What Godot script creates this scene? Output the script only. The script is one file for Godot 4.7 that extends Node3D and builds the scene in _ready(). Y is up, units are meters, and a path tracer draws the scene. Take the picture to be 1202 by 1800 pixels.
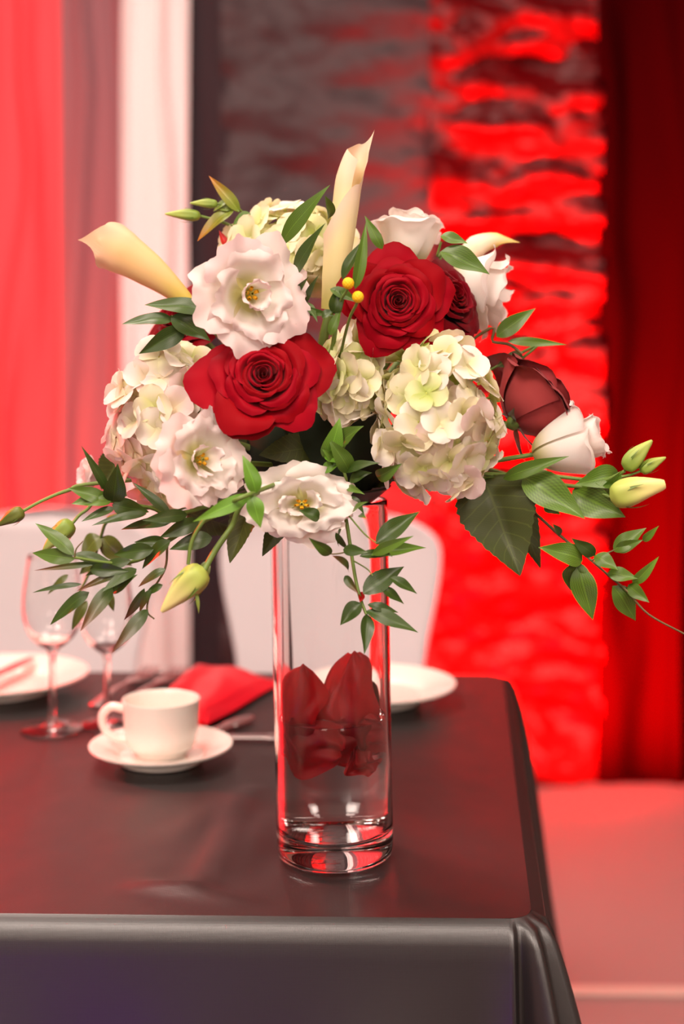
extends Node3D
# A banquet table with a tall glass vase of red roses, white hydrangea and lisianthus in front of red-lit drapes.
# Metres, y up. The eye stands at the origin, 1.195 m above the floor, and looks along -z.

const F := 2500.0      # focal length in pixels of the 1202 x 1800 frame
const EYE := 1.195
const TOP := 0.75      # height of the table top
const FOAM := Vector3(-0.02, 1.085, -1.205)
var rng := RandomNumberGenerator.new()
var taken := {}
var M := {}
var NO: Callable

# ---------------------------------------------------------------- helpers
func at(x: float, y: float, d: float) -> Vector3:      # a pixel of the photograph and a distance give a point
	return Vector3((x - 601.0) / F * d, EYE - (y - 594.0) / F * d, -d)

func on_table(x: float, y: float) -> Vector3:
	return at(x, y, (EYE - TOP) * F / (y - 594.0))

func numbered(called: String) -> String:
	if not taken.has(called):
		taken[called] = 0
		return called
	taken[called] += 1
	return "%s_%03d" % [called, taken[called]]

func tag(o: Node3D, label: String, category: String, group := "") -> void:
	o.set_meta("label", label)
	o.set_meta("category", category)
	if group != "":
		o.set_meta("group", group)

func thing(called: String, label: String, category: String, where: Transform3D, group := "") -> Node3D:
	var o := Node3D.new()
	o.name = numbered(called)
	add_child(o)
	o.transform = where
	tag(o, label, category, group)
	return o

func here(v: Vector3) -> Transform3D:
	return Transform3D(Basis(), v)

func obj(called: String, m: Mesh, material: Material, parent: Node3D = self) -> MeshInstance3D:
	var o := MeshInstance3D.new()
	o.mesh = m
	o.material_override = material
	if parent == self:
		o.name = numbered(called)
		add_child(o)
	else:
		var n := 0
		for c in parent.get_children():
			if str(c.name) == called or str(c.name).begins_with(called + "_0") or str(c.name).begins_with(called + "_1") or str(c.name).begins_with(called + "_2"):
				n += 1
		o.name = called if n == 0 else "%s_%03d" % [called, n]
		parent.add_child(o, true)
	return o

func struct(called: String, m: Mesh, material: Material, label: String) -> MeshInstance3D:
	var o := obj(called, m, material)
	o.set_meta("kind", "structure")
	o.set_meta("label", label)
	return o

func arrays(nu: int, nv: int, f: Callable, wrap := false, col: Callable = NO, off := Vector3.ZERO) -> Array:
	var v := PackedVector3Array()
	var n := PackedVector3Array()
	var uv := PackedVector2Array()
	var c := PackedColorArray()
	var ix := PackedInt32Array()
	var w := nu + 1
	for j in nv + 1:
		for i in nu + 1:
			v.append(f.call(float(i) / nu, float(j) / nv) - off)
			uv.append(Vector2(float(i) / nu, float(j) / nv))
			if col.is_valid():
				c.append(col.call(float(i) / nu, float(j) / nv))
	for j in nv + 1:
		for i in nu + 1:
			var l := i - 1
			var r := i + 1
			if wrap:
				l = nu - 1 if i == 0 else l
				r = 1 if i == nu else r
			else:
				l = maxi(l, 0)
				r = mini(r, nu)
			var du := v[j * w + r] - v[j * w + l]
			var dv := v[mini(j + 1, nv) * w + i] - v[maxi(j - 1, 0) * w + i]
			if du.length_squared() < 1e-14:
				var jj := clampi(j + (1 if j < nv / 2 else -1), 0, nv)
				du = v[jj * w + r] - v[jj * w + l]
			var q := du.cross(dv)
			n.append(q.normalized() if q.length_squared() > 1e-24 else Vector3.UP)
	for j in nv:
		for i in nu:
			var a := j * w + i
			ix.append_array([a, a + w, a + 1, a + 1, a + w, a + w + 1])
	var out := []
	out.resize(Mesh.ARRAY_MAX)
	out[Mesh.ARRAY_VERTEX] = v
	out[Mesh.ARRAY_NORMAL] = n
	out[Mesh.ARRAY_TEX_UV] = uv
	out[Mesh.ARRAY_INDEX] = ix
	if col.is_valid():
		out[Mesh.ARRAY_COLOR] = c
	return out

func joined(list: Array) -> ArrayMesh:      # several grids as one surface
	var v := PackedVector3Array()
	var n := PackedVector3Array()
	var uv := PackedVector2Array()
	var c := PackedColorArray()
	var ix := PackedInt32Array()
	for a in list:
		var base := v.size()
		v.append_array(a[Mesh.ARRAY_VERTEX])
		n.append_array(a[Mesh.ARRAY_NORMAL])
		uv.append_array(a[Mesh.ARRAY_TEX_UV])
		if a[Mesh.ARRAY_COLOR] != null:
			c.append_array(a[Mesh.ARRAY_COLOR])
		for k in a[Mesh.ARRAY_INDEX]:
			ix.append(k + base)
	var out := []
	out.resize(Mesh.ARRAY_MAX)
	out[Mesh.ARRAY_VERTEX] = v
	out[Mesh.ARRAY_NORMAL] = n
	out[Mesh.ARRAY_TEX_UV] = uv
	out[Mesh.ARRAY_INDEX] = ix
	if c.size() == v.size():
		out[Mesh.ARRAY_COLOR] = c
	var m := ArrayMesh.new()
	m.add_surface_from_arrays(Mesh.PRIMITIVE_TRIANGLES, out)
	return m

func grid(nu: int, nv: int, f: Callable, wrap := false, col: Callable = NO, off := Vector3.ZERO) -> ArrayMesh:
	return joined([arrays(nu, nv, f, wrap, col, off)])

func poly(pts: Array, s: float) -> Vector2:      # a point on a polyline of Vector2, by its share of the steps
	var k := s * (pts.size() - 1)
	var i := clampi(int(k), 0, pts.size() - 2)
	return pts[i].lerp(pts[i + 1], k - i)

func lathe(profile: Array, around := 48) -> ArrayMesh:   # profile of Vector2(radius, height), outside runs upwards
	var f := func(u: float, v: float) -> Vector3:
		var p: Vector2 = profile[roundi(v * (profile.size() - 1))]
		return Vector3(p.x * cos(-TAU * u), p.y, p.x * sin(-TAU * u))
	return grid(around, profile.size() - 1, f, true)

func smooth_profile(p: Array, each := 6) -> Array:       # Catmull-Rom through the points of a profile
	var out := []
	for i in p.size() - 1:
		var a: Vector2 = p[maxi(i - 1, 0)]
		var d: Vector2 = p[mini(i + 2, p.size() - 1)]
		for k in each:
			out.append(p[i].cubic_interpolate(p[i + 1], a, d, float(k) / each))
	out.append(p[-1])
	return out

func along(pts: Array, s: float) -> Vector3:             # Catmull-Rom through points in space
	var k := clampf(s, 0.0, 1.0) * (pts.size() - 1)
	var i := clampi(int(k), 0, pts.size() - 2)
	var a: Vector3 = pts[i - 1] if i > 0 else pts[0] * 2.0 - pts[1]
	var b: Vector3 = pts[i + 2] if i + 2 < pts.size() else pts[-1] * 2.0 - pts[-2]
	return pts[i].cubic_interpolate(pts[i + 1], a, b, k - i)

func frame_at(pts: Array, s: float) -> Basis:            # right, towards the viewer, along
	var t := (along(pts, minf(s + 0.02, 1.0)) - along(pts, maxf(s - 0.02, 0.0))).normalized()
	var e := t.cross(Vector3.BACK)
	e = e.normalized() if e.length() > 0.05 else t.cross(Vector3.UP).normalized()
	return Basis(e, e.cross(t), t)

func tube_arrays(pts: Array, r0: float, r1: float, off := Vector3.ZERO, col: Callable = NO, sides := 7) -> Array:
	var n := maxi(4, (pts.size() - 1) * 5)
	var f := func(u: float, v: float) -> Vector3:
		var b := frame_at(pts, v)
		var r := lerpf(r0, r1, v)
		return along(pts, v) + b.x * (r * cos(TAU * u)) + b.y * (r * sin(TAU * u))
	return arrays(sides, n, f, true, col, off)

func tube(pts: Array, r0: float, r1: float, off := Vector3.ZERO, col: Callable = NO) -> ArrayMesh:
	return joined([tube_arrays(pts, r0, r1, off, col)])

func rounded_box(size: Vector3, r: float) -> ArrayMesh:   # a box with rounded edges, centred
	var h := size * 0.5 - Vector3.ONE * r
	var list := []
	for k in 6:
		var ax := k / 2
		var sg := 1.0 if k % 2 == 0 else -1.0
		var f := func(u: float, v: float) -> Vector3:
			var p := Vector3.ZERO
			p[ax] = sg
			p[(ax + 1) % 3] = (u * 2.0 - 1.0) * sg
			p[(ax + 2) % 3] = v * 2.0 - 1.0
			var q := Vector3(p.x * size.x * 0.5, p.y * size.y * 0.5, p.z * size.z * 0.5)
			for a in 3:      # gather the grid lines at the rounding
				var e := absf(p[a])
				if e < 0.999:
					q[a] = signf(p[a]) * (h[a] * minf(e / 0.6, 1.0) + (r * (e - 0.6) / 0.4 if e > 0.6 else 0.0))
			var c := q.clamp(-h, h)
			var n := q - c
			return c + (n.normalized() * r if n.length() > 1e-6 else Vector3.ZERO)
		list.append(arrays(10, 10, f))
	return joined(list)

func box(lo: Vector3, hi: Vector3) -> ArrayMesh:
	var b := BoxMesh.new()
	b.size = hi - lo
	var m := ArrayMesh.new()
	var a := b.get_mesh_arrays()
	for i in a[Mesh.ARRAY_VERTEX].size():
		a[Mesh.ARRAY_VERTEX][i] += (lo + hi) * 0.5
	m.add_surface_from_arrays(Mesh.PRIMITIVE_TRIANGLES, a)
	return m

func mat(called: String, c: Color, rough := 0.6, more := {}) -> StandardMaterial3D:
	var m := StandardMaterial3D.new()
	m.resource_name = called
	m.albedo_color = c
	m.roughness = rough
	m.cull_mode = BaseMaterial3D.CULL_DISABLED
	for k in more:
		m.set(k, more[k])
	M[called] = m
	return m

func lin(r: float, g: float, b: float) -> Color:          # an sRGB colour as the linear one that vertices carry
	return Color(r, g, b).srgb_to_linear()

# ---------------------------------------------------------------- flowers
func face(axis: Vector3, roll := 0.0) -> Basis:           # a basis whose y runs along axis
	var y := axis.normalized()
	var x := y.cross(Vector3(0.13, 0.2, 1)).normalized() if absf(y.z) < 0.95 else Vector3.UP.cross(y).normalized()
	var b := Basis(x, y, x.cross(y))
	return b * Basis(Vector3.UP, roll)

func bez(a: float, b: float, c: float, d: float, t: float) -> float:
	var s := 1.0 - t
	return a * s * s * s + 3.0 * b * s * s * t + 3.0 * c * s * t * t + d * t * t * t

# one petal of a cupped flower: rim radius, rim height, half angle, how far the rim curls out, ruffle, tip
func cup_petal(R: float, rr: float, hh: float, hw: float, curl: float, ruffle: float, seed_: float, col: Callable, nu := 12, nv := 10, point := 0.0, low := 0.0, lip := 0.0) -> ArrayMesh:
	var f := func(u: float, v: float) -> Vector3:
		var a := u * 2.0 - 1.0
		var t := v * (1.0 - 0.24 * pow(absf(a), 3.6))
		var r := bez(0.03, rr * 0.98, rr * 0.86, rr * (1.0 + curl), t)
		var y := bez(low, low + 0.04 * hh, hh * (0.98 + 0.25 * curl), hh * (1.0 - 0.9 * curl), t)
		r *= 1.0 + 0.05 * a + 0.03 * sin(a * 3.1 + seed_) * t + point * 0.13 * exp(-a * a * 9.0) * pow(t, 5.0)
		y -= point * 0.05 * exp(-a * a * 9.0) * pow(t, 5.0)
		var e := pow(t, 4.0)
		var e2 := pow(t, 8.0)
		r += ruffle * rr * (1.1 * sin(a * 6.0 + seed_ * 2.0) * e + 0.55 * sin(a * 17.0 + seed_) * e2 + 0.3 * sin(a * 31.0 + seed_ * 3.0) * e2)
		y += ruffle * (1.3 * cos(a * 7.0 + seed_ * 3.0) * e + 0.6 * cos(a * 15.0 + seed_ * 1.7) * e2) + 0.02 * sin(a * 5.0 + seed_) * e
		r += (0.045 + 0.05 * lip) * rr * pow(t, 11.0)
		y -= 0.05 * lip * pow(t, 16.0)
		var g := a * hw * (0.42 + 0.58 * sqrt(t))
		return Vector3(r * sin(g), y, r * cos(g)) * R
	return grid(nu, nv, f, false, col)

func flower_root(called: String, label: String, category: String, group: String, px: float, py: float, d: float, axis: Vector3, back: float, roll := 0.0) -> Node3D:
	var b := face(axis, roll)
	return thing(called, label, category, Transform3D(b, at(px, py, d) - b.y * back), group)

func to_foam(t: Node3D, r := 0.0025) -> void:             # the stem, from the flower's base into the foam
	var inv := t.transform.affine_inverse()
	var end := inv * FOAM
	var mid := Vector3(end.x * 0.3, minf(end.y * 0.5, -0.01), end.z * 0.3)
	obj("stem", tube([Vector3(0, 0.002, 0), mid, end], r, r), M.stem, t)

func rose(label: String, px: float, py: float, d: float, rpx: float, axis: Vector3, roll: float, inner: Color, outer: Color, seed_: int, cup := 0.0) -> void:
	rng.seed = seed_
	var R := rpx * d / F
	var t := flower_root("rose", label, "rose", "dark red roses in the arrangement", px, py, d, axis, R * 0.42, roll)
	# petals a ring, rim radius, rim height, half angle, curl, how low the petal starts
	var layers := [[2, 0.06, 0.66, 2.2, 0.04, 0.3], [2, 0.12, 0.68, 1.9, 0.05, 0.3], [3, 0.19, 0.70, 1.5, 0.07, 0.26], [3, 0.27, 0.71, 1.4, 0.09, 0.24], [3, 0.36, 0.71, 1.35, 0.10, 0.2], [4, 0.46, 0.68, 1.15, 0.12, 0.16], [4, 0.57, 0.62, 1.1, 0.15, 0.1], [4, 0.69, 0.53, 1.05, 0.19, 0.05], [5, 0.82, 0.40, 0.92, 0.25, 0.0], [5, 0.95, 0.20, 0.85, 0.32, -0.04]]
	var k := 0
	for l in layers:
		var start := rng.randf() * TAU
		for i in l[0]:
			var s := rng.randf() * 6.0
			var share := float(k) / 35.0
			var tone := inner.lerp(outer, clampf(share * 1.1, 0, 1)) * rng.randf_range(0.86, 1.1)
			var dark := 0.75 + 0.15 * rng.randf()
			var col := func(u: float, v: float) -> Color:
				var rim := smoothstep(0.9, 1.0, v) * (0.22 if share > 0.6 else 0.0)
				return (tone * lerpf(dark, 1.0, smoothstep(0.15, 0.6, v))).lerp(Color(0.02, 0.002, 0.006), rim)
			var rr: float = l[1] * lerpf(1.0, 0.72, cup) * rng.randf_range(0.90, 1.09)
			var hh: float = lerpf(l[2], lerpf(0.85, 1.05, 1.0 - share), cup) * rng.randf_range(0.92, 1.07)
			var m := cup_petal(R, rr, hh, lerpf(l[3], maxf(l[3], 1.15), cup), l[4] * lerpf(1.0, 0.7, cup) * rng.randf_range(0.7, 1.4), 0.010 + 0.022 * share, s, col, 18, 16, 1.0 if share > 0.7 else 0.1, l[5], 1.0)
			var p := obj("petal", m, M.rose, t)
			p.rotation = Vector3(rng.randf_range(-0.04, 0.04), start + TAU * i / l[0] + rng.randf_range(-0.12, 0.12), rng.randf_range(-0.04, 0.04))
			k += 1
	obj("receptacle", lathe(smooth_profile([Vector2(0.001, -0.16 * R), Vector2(0.09 * R, -0.12 * R), Vector2(0.13 * R, -0.03 * R), Vector2(0.2 * R, 0.06 * R)]), 14), M.stem, t)
	for i in 5:
		var g := TAU * i / 5.0 + 0.3
		var e := Vector3(sin(g), 0, cos(g))
		obj("sepal", leaf_mesh(e * 0.1 * R - Vector3(0, 0.03 * R, 0), e * 0.85 * R + Vector3(0, -0.14 * R, 0), 0.2 * R, Vector3.UP, -0.08, 0.1, lin(0.25, 0.33, 0.16), lin(0.3, 0.36, 0.18)), M.leaf, t)
	to_foam(t, 0.003)

func lisianthus(label: String, px: float, py: float, d: float, rpx: float, axis: Vector3, roll: float, seed_: int, stretch := Vector3.ONE, depth := 1.0, pink := 0.5) -> void:
	rng.seed = seed_
	var R := rpx * d / F
	var t := flower_root("lisianthus", label, "lisianthus", "ruffled white lisianthus blooms", px, py, d, axis, R * 0.42 * depth, roll)
	t.basis = t.basis * Basis.from_scale(stretch)
	var white := lin(0.98, 0.955, 0.92)
	var edge := white.lerp(lin(0.96, 0.83, 0.84), pink)
	var throat := lin(0.80, 0.78, 0.50)
	var layers := [[5, 0.98, 0.46, 0.98, 0.34, 0.075], [4, 0.74, 0.64, 1.05, 0.30, 0.085], [3, 0.34, 0.72, 1.15, 0.14, 0.075]]
	if depth > 1.1:      # a cup that has not opened
		layers = [[4, 0.80, depth, 1.2, 0.26, 0.045], [3, 0.66, depth * 1.04, 1.3, 0.12, 0.045], [2, 0.4, depth * 0.98, 1.6, 0.02, 0.03]]
	var k := 0
	for l in layers:
		var start := rng.randf() * TAU
		for i in l[0]:
			var s := rng.randf() * 6.0
			var tone := rng.randf_range(0.93, 1.0)
			var mix_ := rng.randf_range(0.4, 1.0)
			var col := func(u: float, v: float) -> Color:
				var c: Color = throat.lerp(white, smoothstep(0.12, 0.45, v))
				return c.lerp(edge, smoothstep(0.4, 1.0, v) * mix_) * tone
			var m := cup_petal(R, l[1] * rng.randf_range(0.92, 1.08), l[2] * rng.randf_range(0.9, 1.08), l[3], l[4] * rng.randf_range(0.5, 1.4), l[5], s, col, 34, 14)
			var p := obj("petal", m, M.petal, t)
			p.rotation = Vector3(rng.randf_range(-0.15, 0.15), start + TAU * i / l[0] + rng.randf_range(-0.25, 0.25), rng.randf_range(-0.15, 0.15))
			k += 1
	obj("pistil", lathe(smooth_profile([Vector2(0.001, 0.0), Vector2(0.09 * R, 0.06 * R), Vector2(0.07 * R, 0.2 * R), Vector2(0.025 * R, 0.26 * R), Vector2(0.05 * R, 0.32 * R), Vector2(0.001, 0.34 * R)], 4), 12), M.pistil, t)
	for i in 5:
		var g := TAU * i / 5.0
		var e := Vector3(sin(g), 0, cos(g)) * R
		obj("stamen", joined([tube_arrays([e * 0.05, e * 0.10 + Vector3(0, 0.14 * R, 0), e * 0.12 + Vector3(0, 0.26 * R, 0)], 0.012 * R, 0.012 * R), tube_arrays([e * 0.09 + Vector3(0, 0.27 * R, 0), e * 0.12 + Vector3(0, 0.31 * R, 0), e * 0.15 + Vector3(0, 0.34 * R, 0)], 0.045 * R, 0.04 * R)]), M.stamen, t)
		obj("sepal", leaf_mesh(e * 0.06 - Vector3(0, 0.03 * R, 0), e * 0.5 + Vector3(0, 0.02 * R, 0), 0.1 * R, Vector3.UP, -0.1, 0.1, lin(0.45, 0.58, 0.25), lin(0.5, 0.62, 0.3)), M.leaf, t)
	to_foam(t, 0.0022)

var floret_petals := []
func make_floret_petals() -> void:
	# cream, greenish, pink, ivory: three outlines of each
	var tones := [[lin(0.86, 0.87, 0.58), lin(0.97, 0.94, 0.81)], [lin(0.76, 0.82, 0.42), lin(0.89, 0.90, 0.68)], [lin(0.93, 0.87, 0.74), lin(0.97, 0.88, 0.86)], [lin(0.92, 0.90, 0.72), lin(0.98, 0.95, 0.90)]]
	for tone in tones:
		var set_ := []
		for k in 3:
			rng.seed = 40 + k
			var cup := rng.randf_range(0.02, 0.2)
			var tipb := rng.randf_range(-0.25, 0.15)
			var wid := rng.randf_range(0.54, 0.64)
			var s := rng.randf() * 6.0
			var f := func(u: float, v: float) -> Vector3:
				var a := u * 2.0 - 1.0
				var t := 0.02 + 0.98 * v
				var w := wid * sqrt(maxf(0.0, 1.0 - pow((t - 0.57) / 0.56, 2.0))) if t > 0.3 else wid * lerpf(0.2, 0.876, t / 0.3)
				w = minf(w, wid * sqrt(maxf(0.0, 1.0 - pow((t - 0.57) / 0.45, 2.0)))) if t > 0.57 else w
				return Vector3(a * w, 0.05 + cup * sin(t * 2.6) + tipb * t * t + 0.22 * a * a * w * (0.6 - t * 0.3) + 0.03 * sin(a * 3.0 + t * 5.0 + s), t)
			var col := func(u: float, v: float) -> Color:
				return tone[0].lerp(tone[1], smoothstep(0.05, 0.75, v))
			set_.append(grid(6, 7, f, false, col))
		floret_petals.append(set_)

func hydrangea(label: String, px: float, py: float, d: float, rx: float, ry: float, rz: float, count: int, seed_: int, tones: Array, low := -0.35) -> void:
	rng.seed = seed_
	var c := at(px, py, d)
	var t := thing("hydrangea", label, "hydrangea", here(c), "hydrangea heads in the arrangement")
	var rad := Vector3(rx, ry, rz) * d / F
	var core := func(u: float, v: float) -> Vector3:
		var a := PI * (v - 0.5)
		return Vector3(cos(a) * cos(-TAU * u), sin(a), cos(a) * sin(-TAU * u)) * rad * (0.72 + 0.05 * sin(u * 60.0) * sin(v * 40.0))
	obj("flower_stems", grid(40, 20, core, true), M.core, t)
	var bead := lathe(smooth_profile([Vector2(0.0005, -0.002), Vector2(0.0013, -0.0006), Vector2(0.001, 0.0008), Vector2(0.0001, 0.0013)], 3), 8)
	var made := 0
	for i in count * 3:
		if made >= count:
			break
		var y := 1.0 - 2.0 * (i + 0.5) / (count * 1.55)
		if y < -1.0:
			break
		var q := sqrt(1.0 - y * y)
		var g := i * 2.39996
		var n := Vector3(q * cos(g), y, q * sin(g))
		if n.z < low:
			continue
		var jit := Vector3(rng.randf_range(-0.12, 0.12), rng.randf_range(-0.12, 0.12), rng.randf_range(-0.1, 0.1))
		n = (n + jit).normalized()
		var p := n * rad * rng.randf_range(0.86, 1.0)
		var dir := (n / rad * rad.x + Vector3(rng.randf_range(-0.55, 0.55), rng.randf_range(-0.55, 0.55), rng.randf_range(-0.3, 0.3))).normalized()
		var inner := made % 3 == 2
		if inner:
			p = n * rad * rng.randf_range(0.72, 0.82)
		var size := rng.randf_range(0.0155, 0.0205) * (0.85 if inner else 1.0)
		var fl := MeshInstance3D.new()
		fl.mesh = bead
		fl.material_override = M.bead
		fl.name = "floret" if made == 0 else "floret_%03d" % made
		t.add_child(fl, true)
		fl.transform = Transform3D(face(dir, rng.randf() * TAU), p)
		var tone: int = tones[rng.randi() % tones.size()]
		var tilt := rng.randf_range(-0.15, 0.3)
		for k in 4:
			var pe := MeshInstance3D.new()
			pe.mesh = floret_petals[tone][rng.randi() % 3]
			pe.material_override = M.petal
			pe.name = "petal" if k == 0 else "petal_%03d" % k
			fl.add_child(pe, true)
			pe.transform = Transform3D(Basis(Vector3.UP, k * PI / 2 + rng.randf_range(-0.15, 0.15)) * Basis(Vector3.RIGHT, -tilt + rng.randf_range(-0.2, 0.2)), Vector3(0, 0.0006 * (k % 2), 0)).scaled_local(Vector3.ONE * size * rng.randf_range(0.9, 1.08))
		made += 1
	obj("stem", tube([Vector3(0, 0, -rad.z * 0.5), (FOAM - c) * 0.6, FOAM - c], 0.003, 0.003), M.stem, t)

# a calla: spathe wrapped round a line of pixels [x, y, depth, radius], its top cut by heights [[angle, share], ...]
func calla(label: String, line: Array, a0: float, a1: float, cut: Array, flare: float, low_c: Color, mid_c: Color, top_c: Color) -> void:
	var pts := []
	var rad := []
	for l in line:
		pts.append(at(l[0], l[1], l[2]))
		rad.append(Vector2(l[3] * l[2] / F, 0))
	var t := thing("calla_lily", label, "calla lily", here(pts[0]), "calla lilies in the arrangement")
	var f := func(u: float, v: float) -> Vector3:
		var phi := lerpf(a0, a1, u)
		var top: float = cut[-1][1]
		for k in cut.size() - 1:
			if phi >= cut[k][0] and phi <= cut[k + 1][0]:
				top = lerpf(cut[k][1], cut[k + 1][1], smoothstep(0.0, 1.0, (phi - cut[k][0]) / (cut[k + 1][0] - cut[k][0])))
		if phi < cut[0][0]:
			top = cut[0][1]
		var s := v * top
		var b := frame_at(pts, s)
		var r := poly(rad, s).x * (0.82 + 0.18 * u) * (1.0 + flare * pow(v, 7.0) + 0.03 * sin(phi * 3.0) * v + 0.22 * pow(u, 14.0))
		return along(pts, s) + (b.x * cos(phi) + b.y * sin(phi)) * r
	var col := func(u: float, v: float) -> Color:
		return low_c.lerp(mid_c, smoothstep(0.0, 0.45, v)).lerp(top_c, smoothstep(0.5, 1.0, v))
	obj("spathe", grid(56, 30, f, false, col, pts[0]), M.calla, t)
	var sp := []
	for k in 4:
		sp.append(along(pts, 0.12 + 0.15 * k) - pts[0])
	obj("spadix", tube(sp, 0.003, 0.0022), M.stamen, t)
	var away: Vector3 = (pts[0] - pts[1]).normalized() * 0.04
	obj("stem", tube([Vector3.ZERO, away, FOAM - pts[0]], 0.004, 0.0045), M.stem, t)

# ---------------------------------------------------------------- leaves
func leaf_arrays(base: Vector3, tip: Vector3, width: float, hint: Vector3, bend: float, fold: float, c0: Color, c1: Color, broad := false, off := Vector3.ZERO) -> Array:
	var a := tip - base
	var side := a.cross(hint).normalized()
	var up := side.cross(a).normalized()
	var L := a.length()
	var f := func(u: float, v: float) -> Vector3:
		var x := u * 2.0 - 1.0
		var w := 0.0
		if broad:
			w = pow(sin(PI * pow(v, 0.62)), 0.8) * (1.0 - 0.25 * v)
			w *= 1.0 + 0.10 * (fmod(v * 13.0, 1.0) - 0.5) * absf(x)
		else:
			w = pow(sin(PI * pow(v, 0.74)), 0.92) * (1.0 - 0.35 * v)
		w = maxf(w, 0.012) * width * 0.5
		return base + a * v + side * (x * w) + up * (L * bend * 4.0 * v * (1.0 - v) + fold * absf(x) * w + 0.12 * w * sin(v * 7.0 + x * 1.5))
	var col := func(u: float, v: float) -> Color:
		return c0.lerp(c1, v * v)
	return arrays(6 if not broad else 10, 14 if not broad else 42, f, false, col, off)

func leaf_mesh(base: Vector3, tip: Vector3, width: float, hint: Vector3, bend: float, fold: float, c0: Color, c1: Color, broad := false, off := Vector3.ZERO) -> ArrayMesh:
	return joined([leaf_arrays(base, tip, width, hint, bend, fold, c0, c1, broad, off)])

var green := []
func sprig(called: String, label: String, category: String, group: String, x: float, y: float, d: float) -> Node3D:
	rng.seed = int(x * 7.0 + y * 13.0)
	return thing(called, label, category, here(at(x, y, d)), group)

# a leaf between two pixels, its width in pixels; depths at both ends; which green; bend
func lf(t: Node3D, bx: float, by: float, tx: float, ty: float, w: float, d0: float, d1: float, tone := 0, bend := 0.06, broad := false) -> void:
	var b := at(bx, by, d0)
	var e := at(tx, ty, d1)
	var hint := Vector3(rng.randf_range(-0.5, 0.5), rng.randf_range(0.1, 0.9), 1.0)
	var g: Array = green[tone]
	var k := rng.randf_range(0.95, 1.4)
	obj("leaf", leaf_mesh(b, e, w * d0 / F * (1.28 if not broad else 1.1), hint, bend, rng.randf_range(0.15, 0.5), g[0] * k, g[1] * k, broad, t.position), M.broad_leaf if broad else M.leaf, t)

func st(t: Node3D, px: Array, d0: float, d1: float, r0: float, r1: float, m: Material = null, into_foam := false, called := "stem") -> void:
	var pts := []
	if into_foam:
		pts.append(FOAM - t.position)
	for k in px.size():
		pts.append(at(px[k].x, px[k].y, lerpf(d0, d1, float(k) / (px.size() - 1))) - t.position)
	obj(called, tube(pts, r0, r1), m if m else M.stem, t)

func bud(t: Node3D, bx: float, by: float, tx: float, ty: float, w: float, d: float, tone: int, open := 0.0) -> void:
	var a := at(bx, by, d) - t.position
	var e := at(tx, ty, d) - t.position
	var R := w * d / F
	var pts := [a, (a + e) * 0.5 + Vector3(0, R * 0.12, 0), e]
	var g: Array = green[tone]
	var f := func(u: float, v: float) -> Vector3:
		var b := frame_at(pts, v)
		var r := R * (pow(sin(PI * pow(v, 0.62)), 0.75) * (1.0 - 0.35 * v) + 0.12 + open * v * v * 0.35)
		var s := TAU * u + v * 2.2
		r *= 1.0 + 0.09 * sin(s * 5.0) * sin(PI * minf(v * 1.1, 1.0))
		return along(pts, v) + (b.x * cos(-s) + b.y * sin(-s)) * r
	var col := func(u: float, v: float) -> Color:
		return g[0].lerp(g[1], smoothstep(0.1, 0.8, v))
	obj("bud", grid(30, 18, f, true, col), M.bud, t)
	var ax := (e - a)
	for k in 4:
		var b := frame_at(pts, 0.1)
		var o := b.x * cos(k * 1.57 + 0.5) + b.y * sin(k * 1.57 + 0.5)
		obj("sepal", leaf_mesh(a, a + ax * 0.62 + o * R * 1.15, R * 0.34, o, 0.16, 0.2, lin(0.42, 0.54, 0.2), lin(0.5, 0.6, 0.26)), M.leaf, t)

# ---------------------------------------------------------------- textures
func noise(f: float, s: int, octaves := 4) -> FastNoiseLite:
	var n := FastNoiseLite.new()
	n.noise_type = FastNoiseLite.TYPE_SIMPLEX_SMOOTH
	n.seed = s
	n.frequency = f
	n.fractal_octaves = octaves
	return n

func noise_texture(f: float, s: int, size := 512) -> NoiseTexture2D:
	var t := NoiseTexture2D.new()
	t.noise = noise(f, s)
	t.width = size
	t.height = size
	t.seamless = true
	return t

func leaf_texture() -> ImageTexture:
	var im := Image.create(64, 128, false, Image.FORMAT_RGB8)
	for y in 128:
		for x in 64:
			var a := absf(x / 31.5 - 1.0)
			var k := 0.86 + 0.07 * sin(a * 34.0) + (0.3 * (1.0 - smoothstep(0.0, 0.07, a))) + 0.05 * sin(y * 0.9 - a * 30.0)
			im.set_pixel(x, y, Color(k, k, k * 0.97))
	return ImageTexture.create_from_image(im)

func broad_leaf_texture() -> ImageTexture:
	var im := Image.create(128, 256, false, Image.FORMAT_RGB8)
	for y in 256:
		for x in 128:
			var a := absf(x / 63.5 - 1.0)
			var side := absf(fposmod(y / 255.0 * 8.0 - a * 1.6, 1.0) - 0.5)
			var fine := absf(fposmod(y / 255.0 * 40.0 + a * 7.0, 1.0) - 0.5)
			var k := 0.80 + 0.22 * (1.0 - smoothstep(0.0, 0.08, side)) + 0.3 * (1.0 - smoothstep(0.0, 0.05, a)) + 0.08 * fine
			im.set_pixel(x, y, Color(k, k, k * 0.95))
	return ImageTexture.create_from_image(im)

func weave_texture() -> ImageTexture:
	var im := Image.create(64, 64, false, Image.FORMAT_RGB8)
	for y in 64:
		for x in 64:
			var k := 0.5 + 0.25 * sin(x * TAU / 4.0) + 0.25 * sin(y * TAU / 4.0)
			im.set_pixel(x, y, Color(k, k, k))
	return ImageTexture.create_from_image(im)

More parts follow.
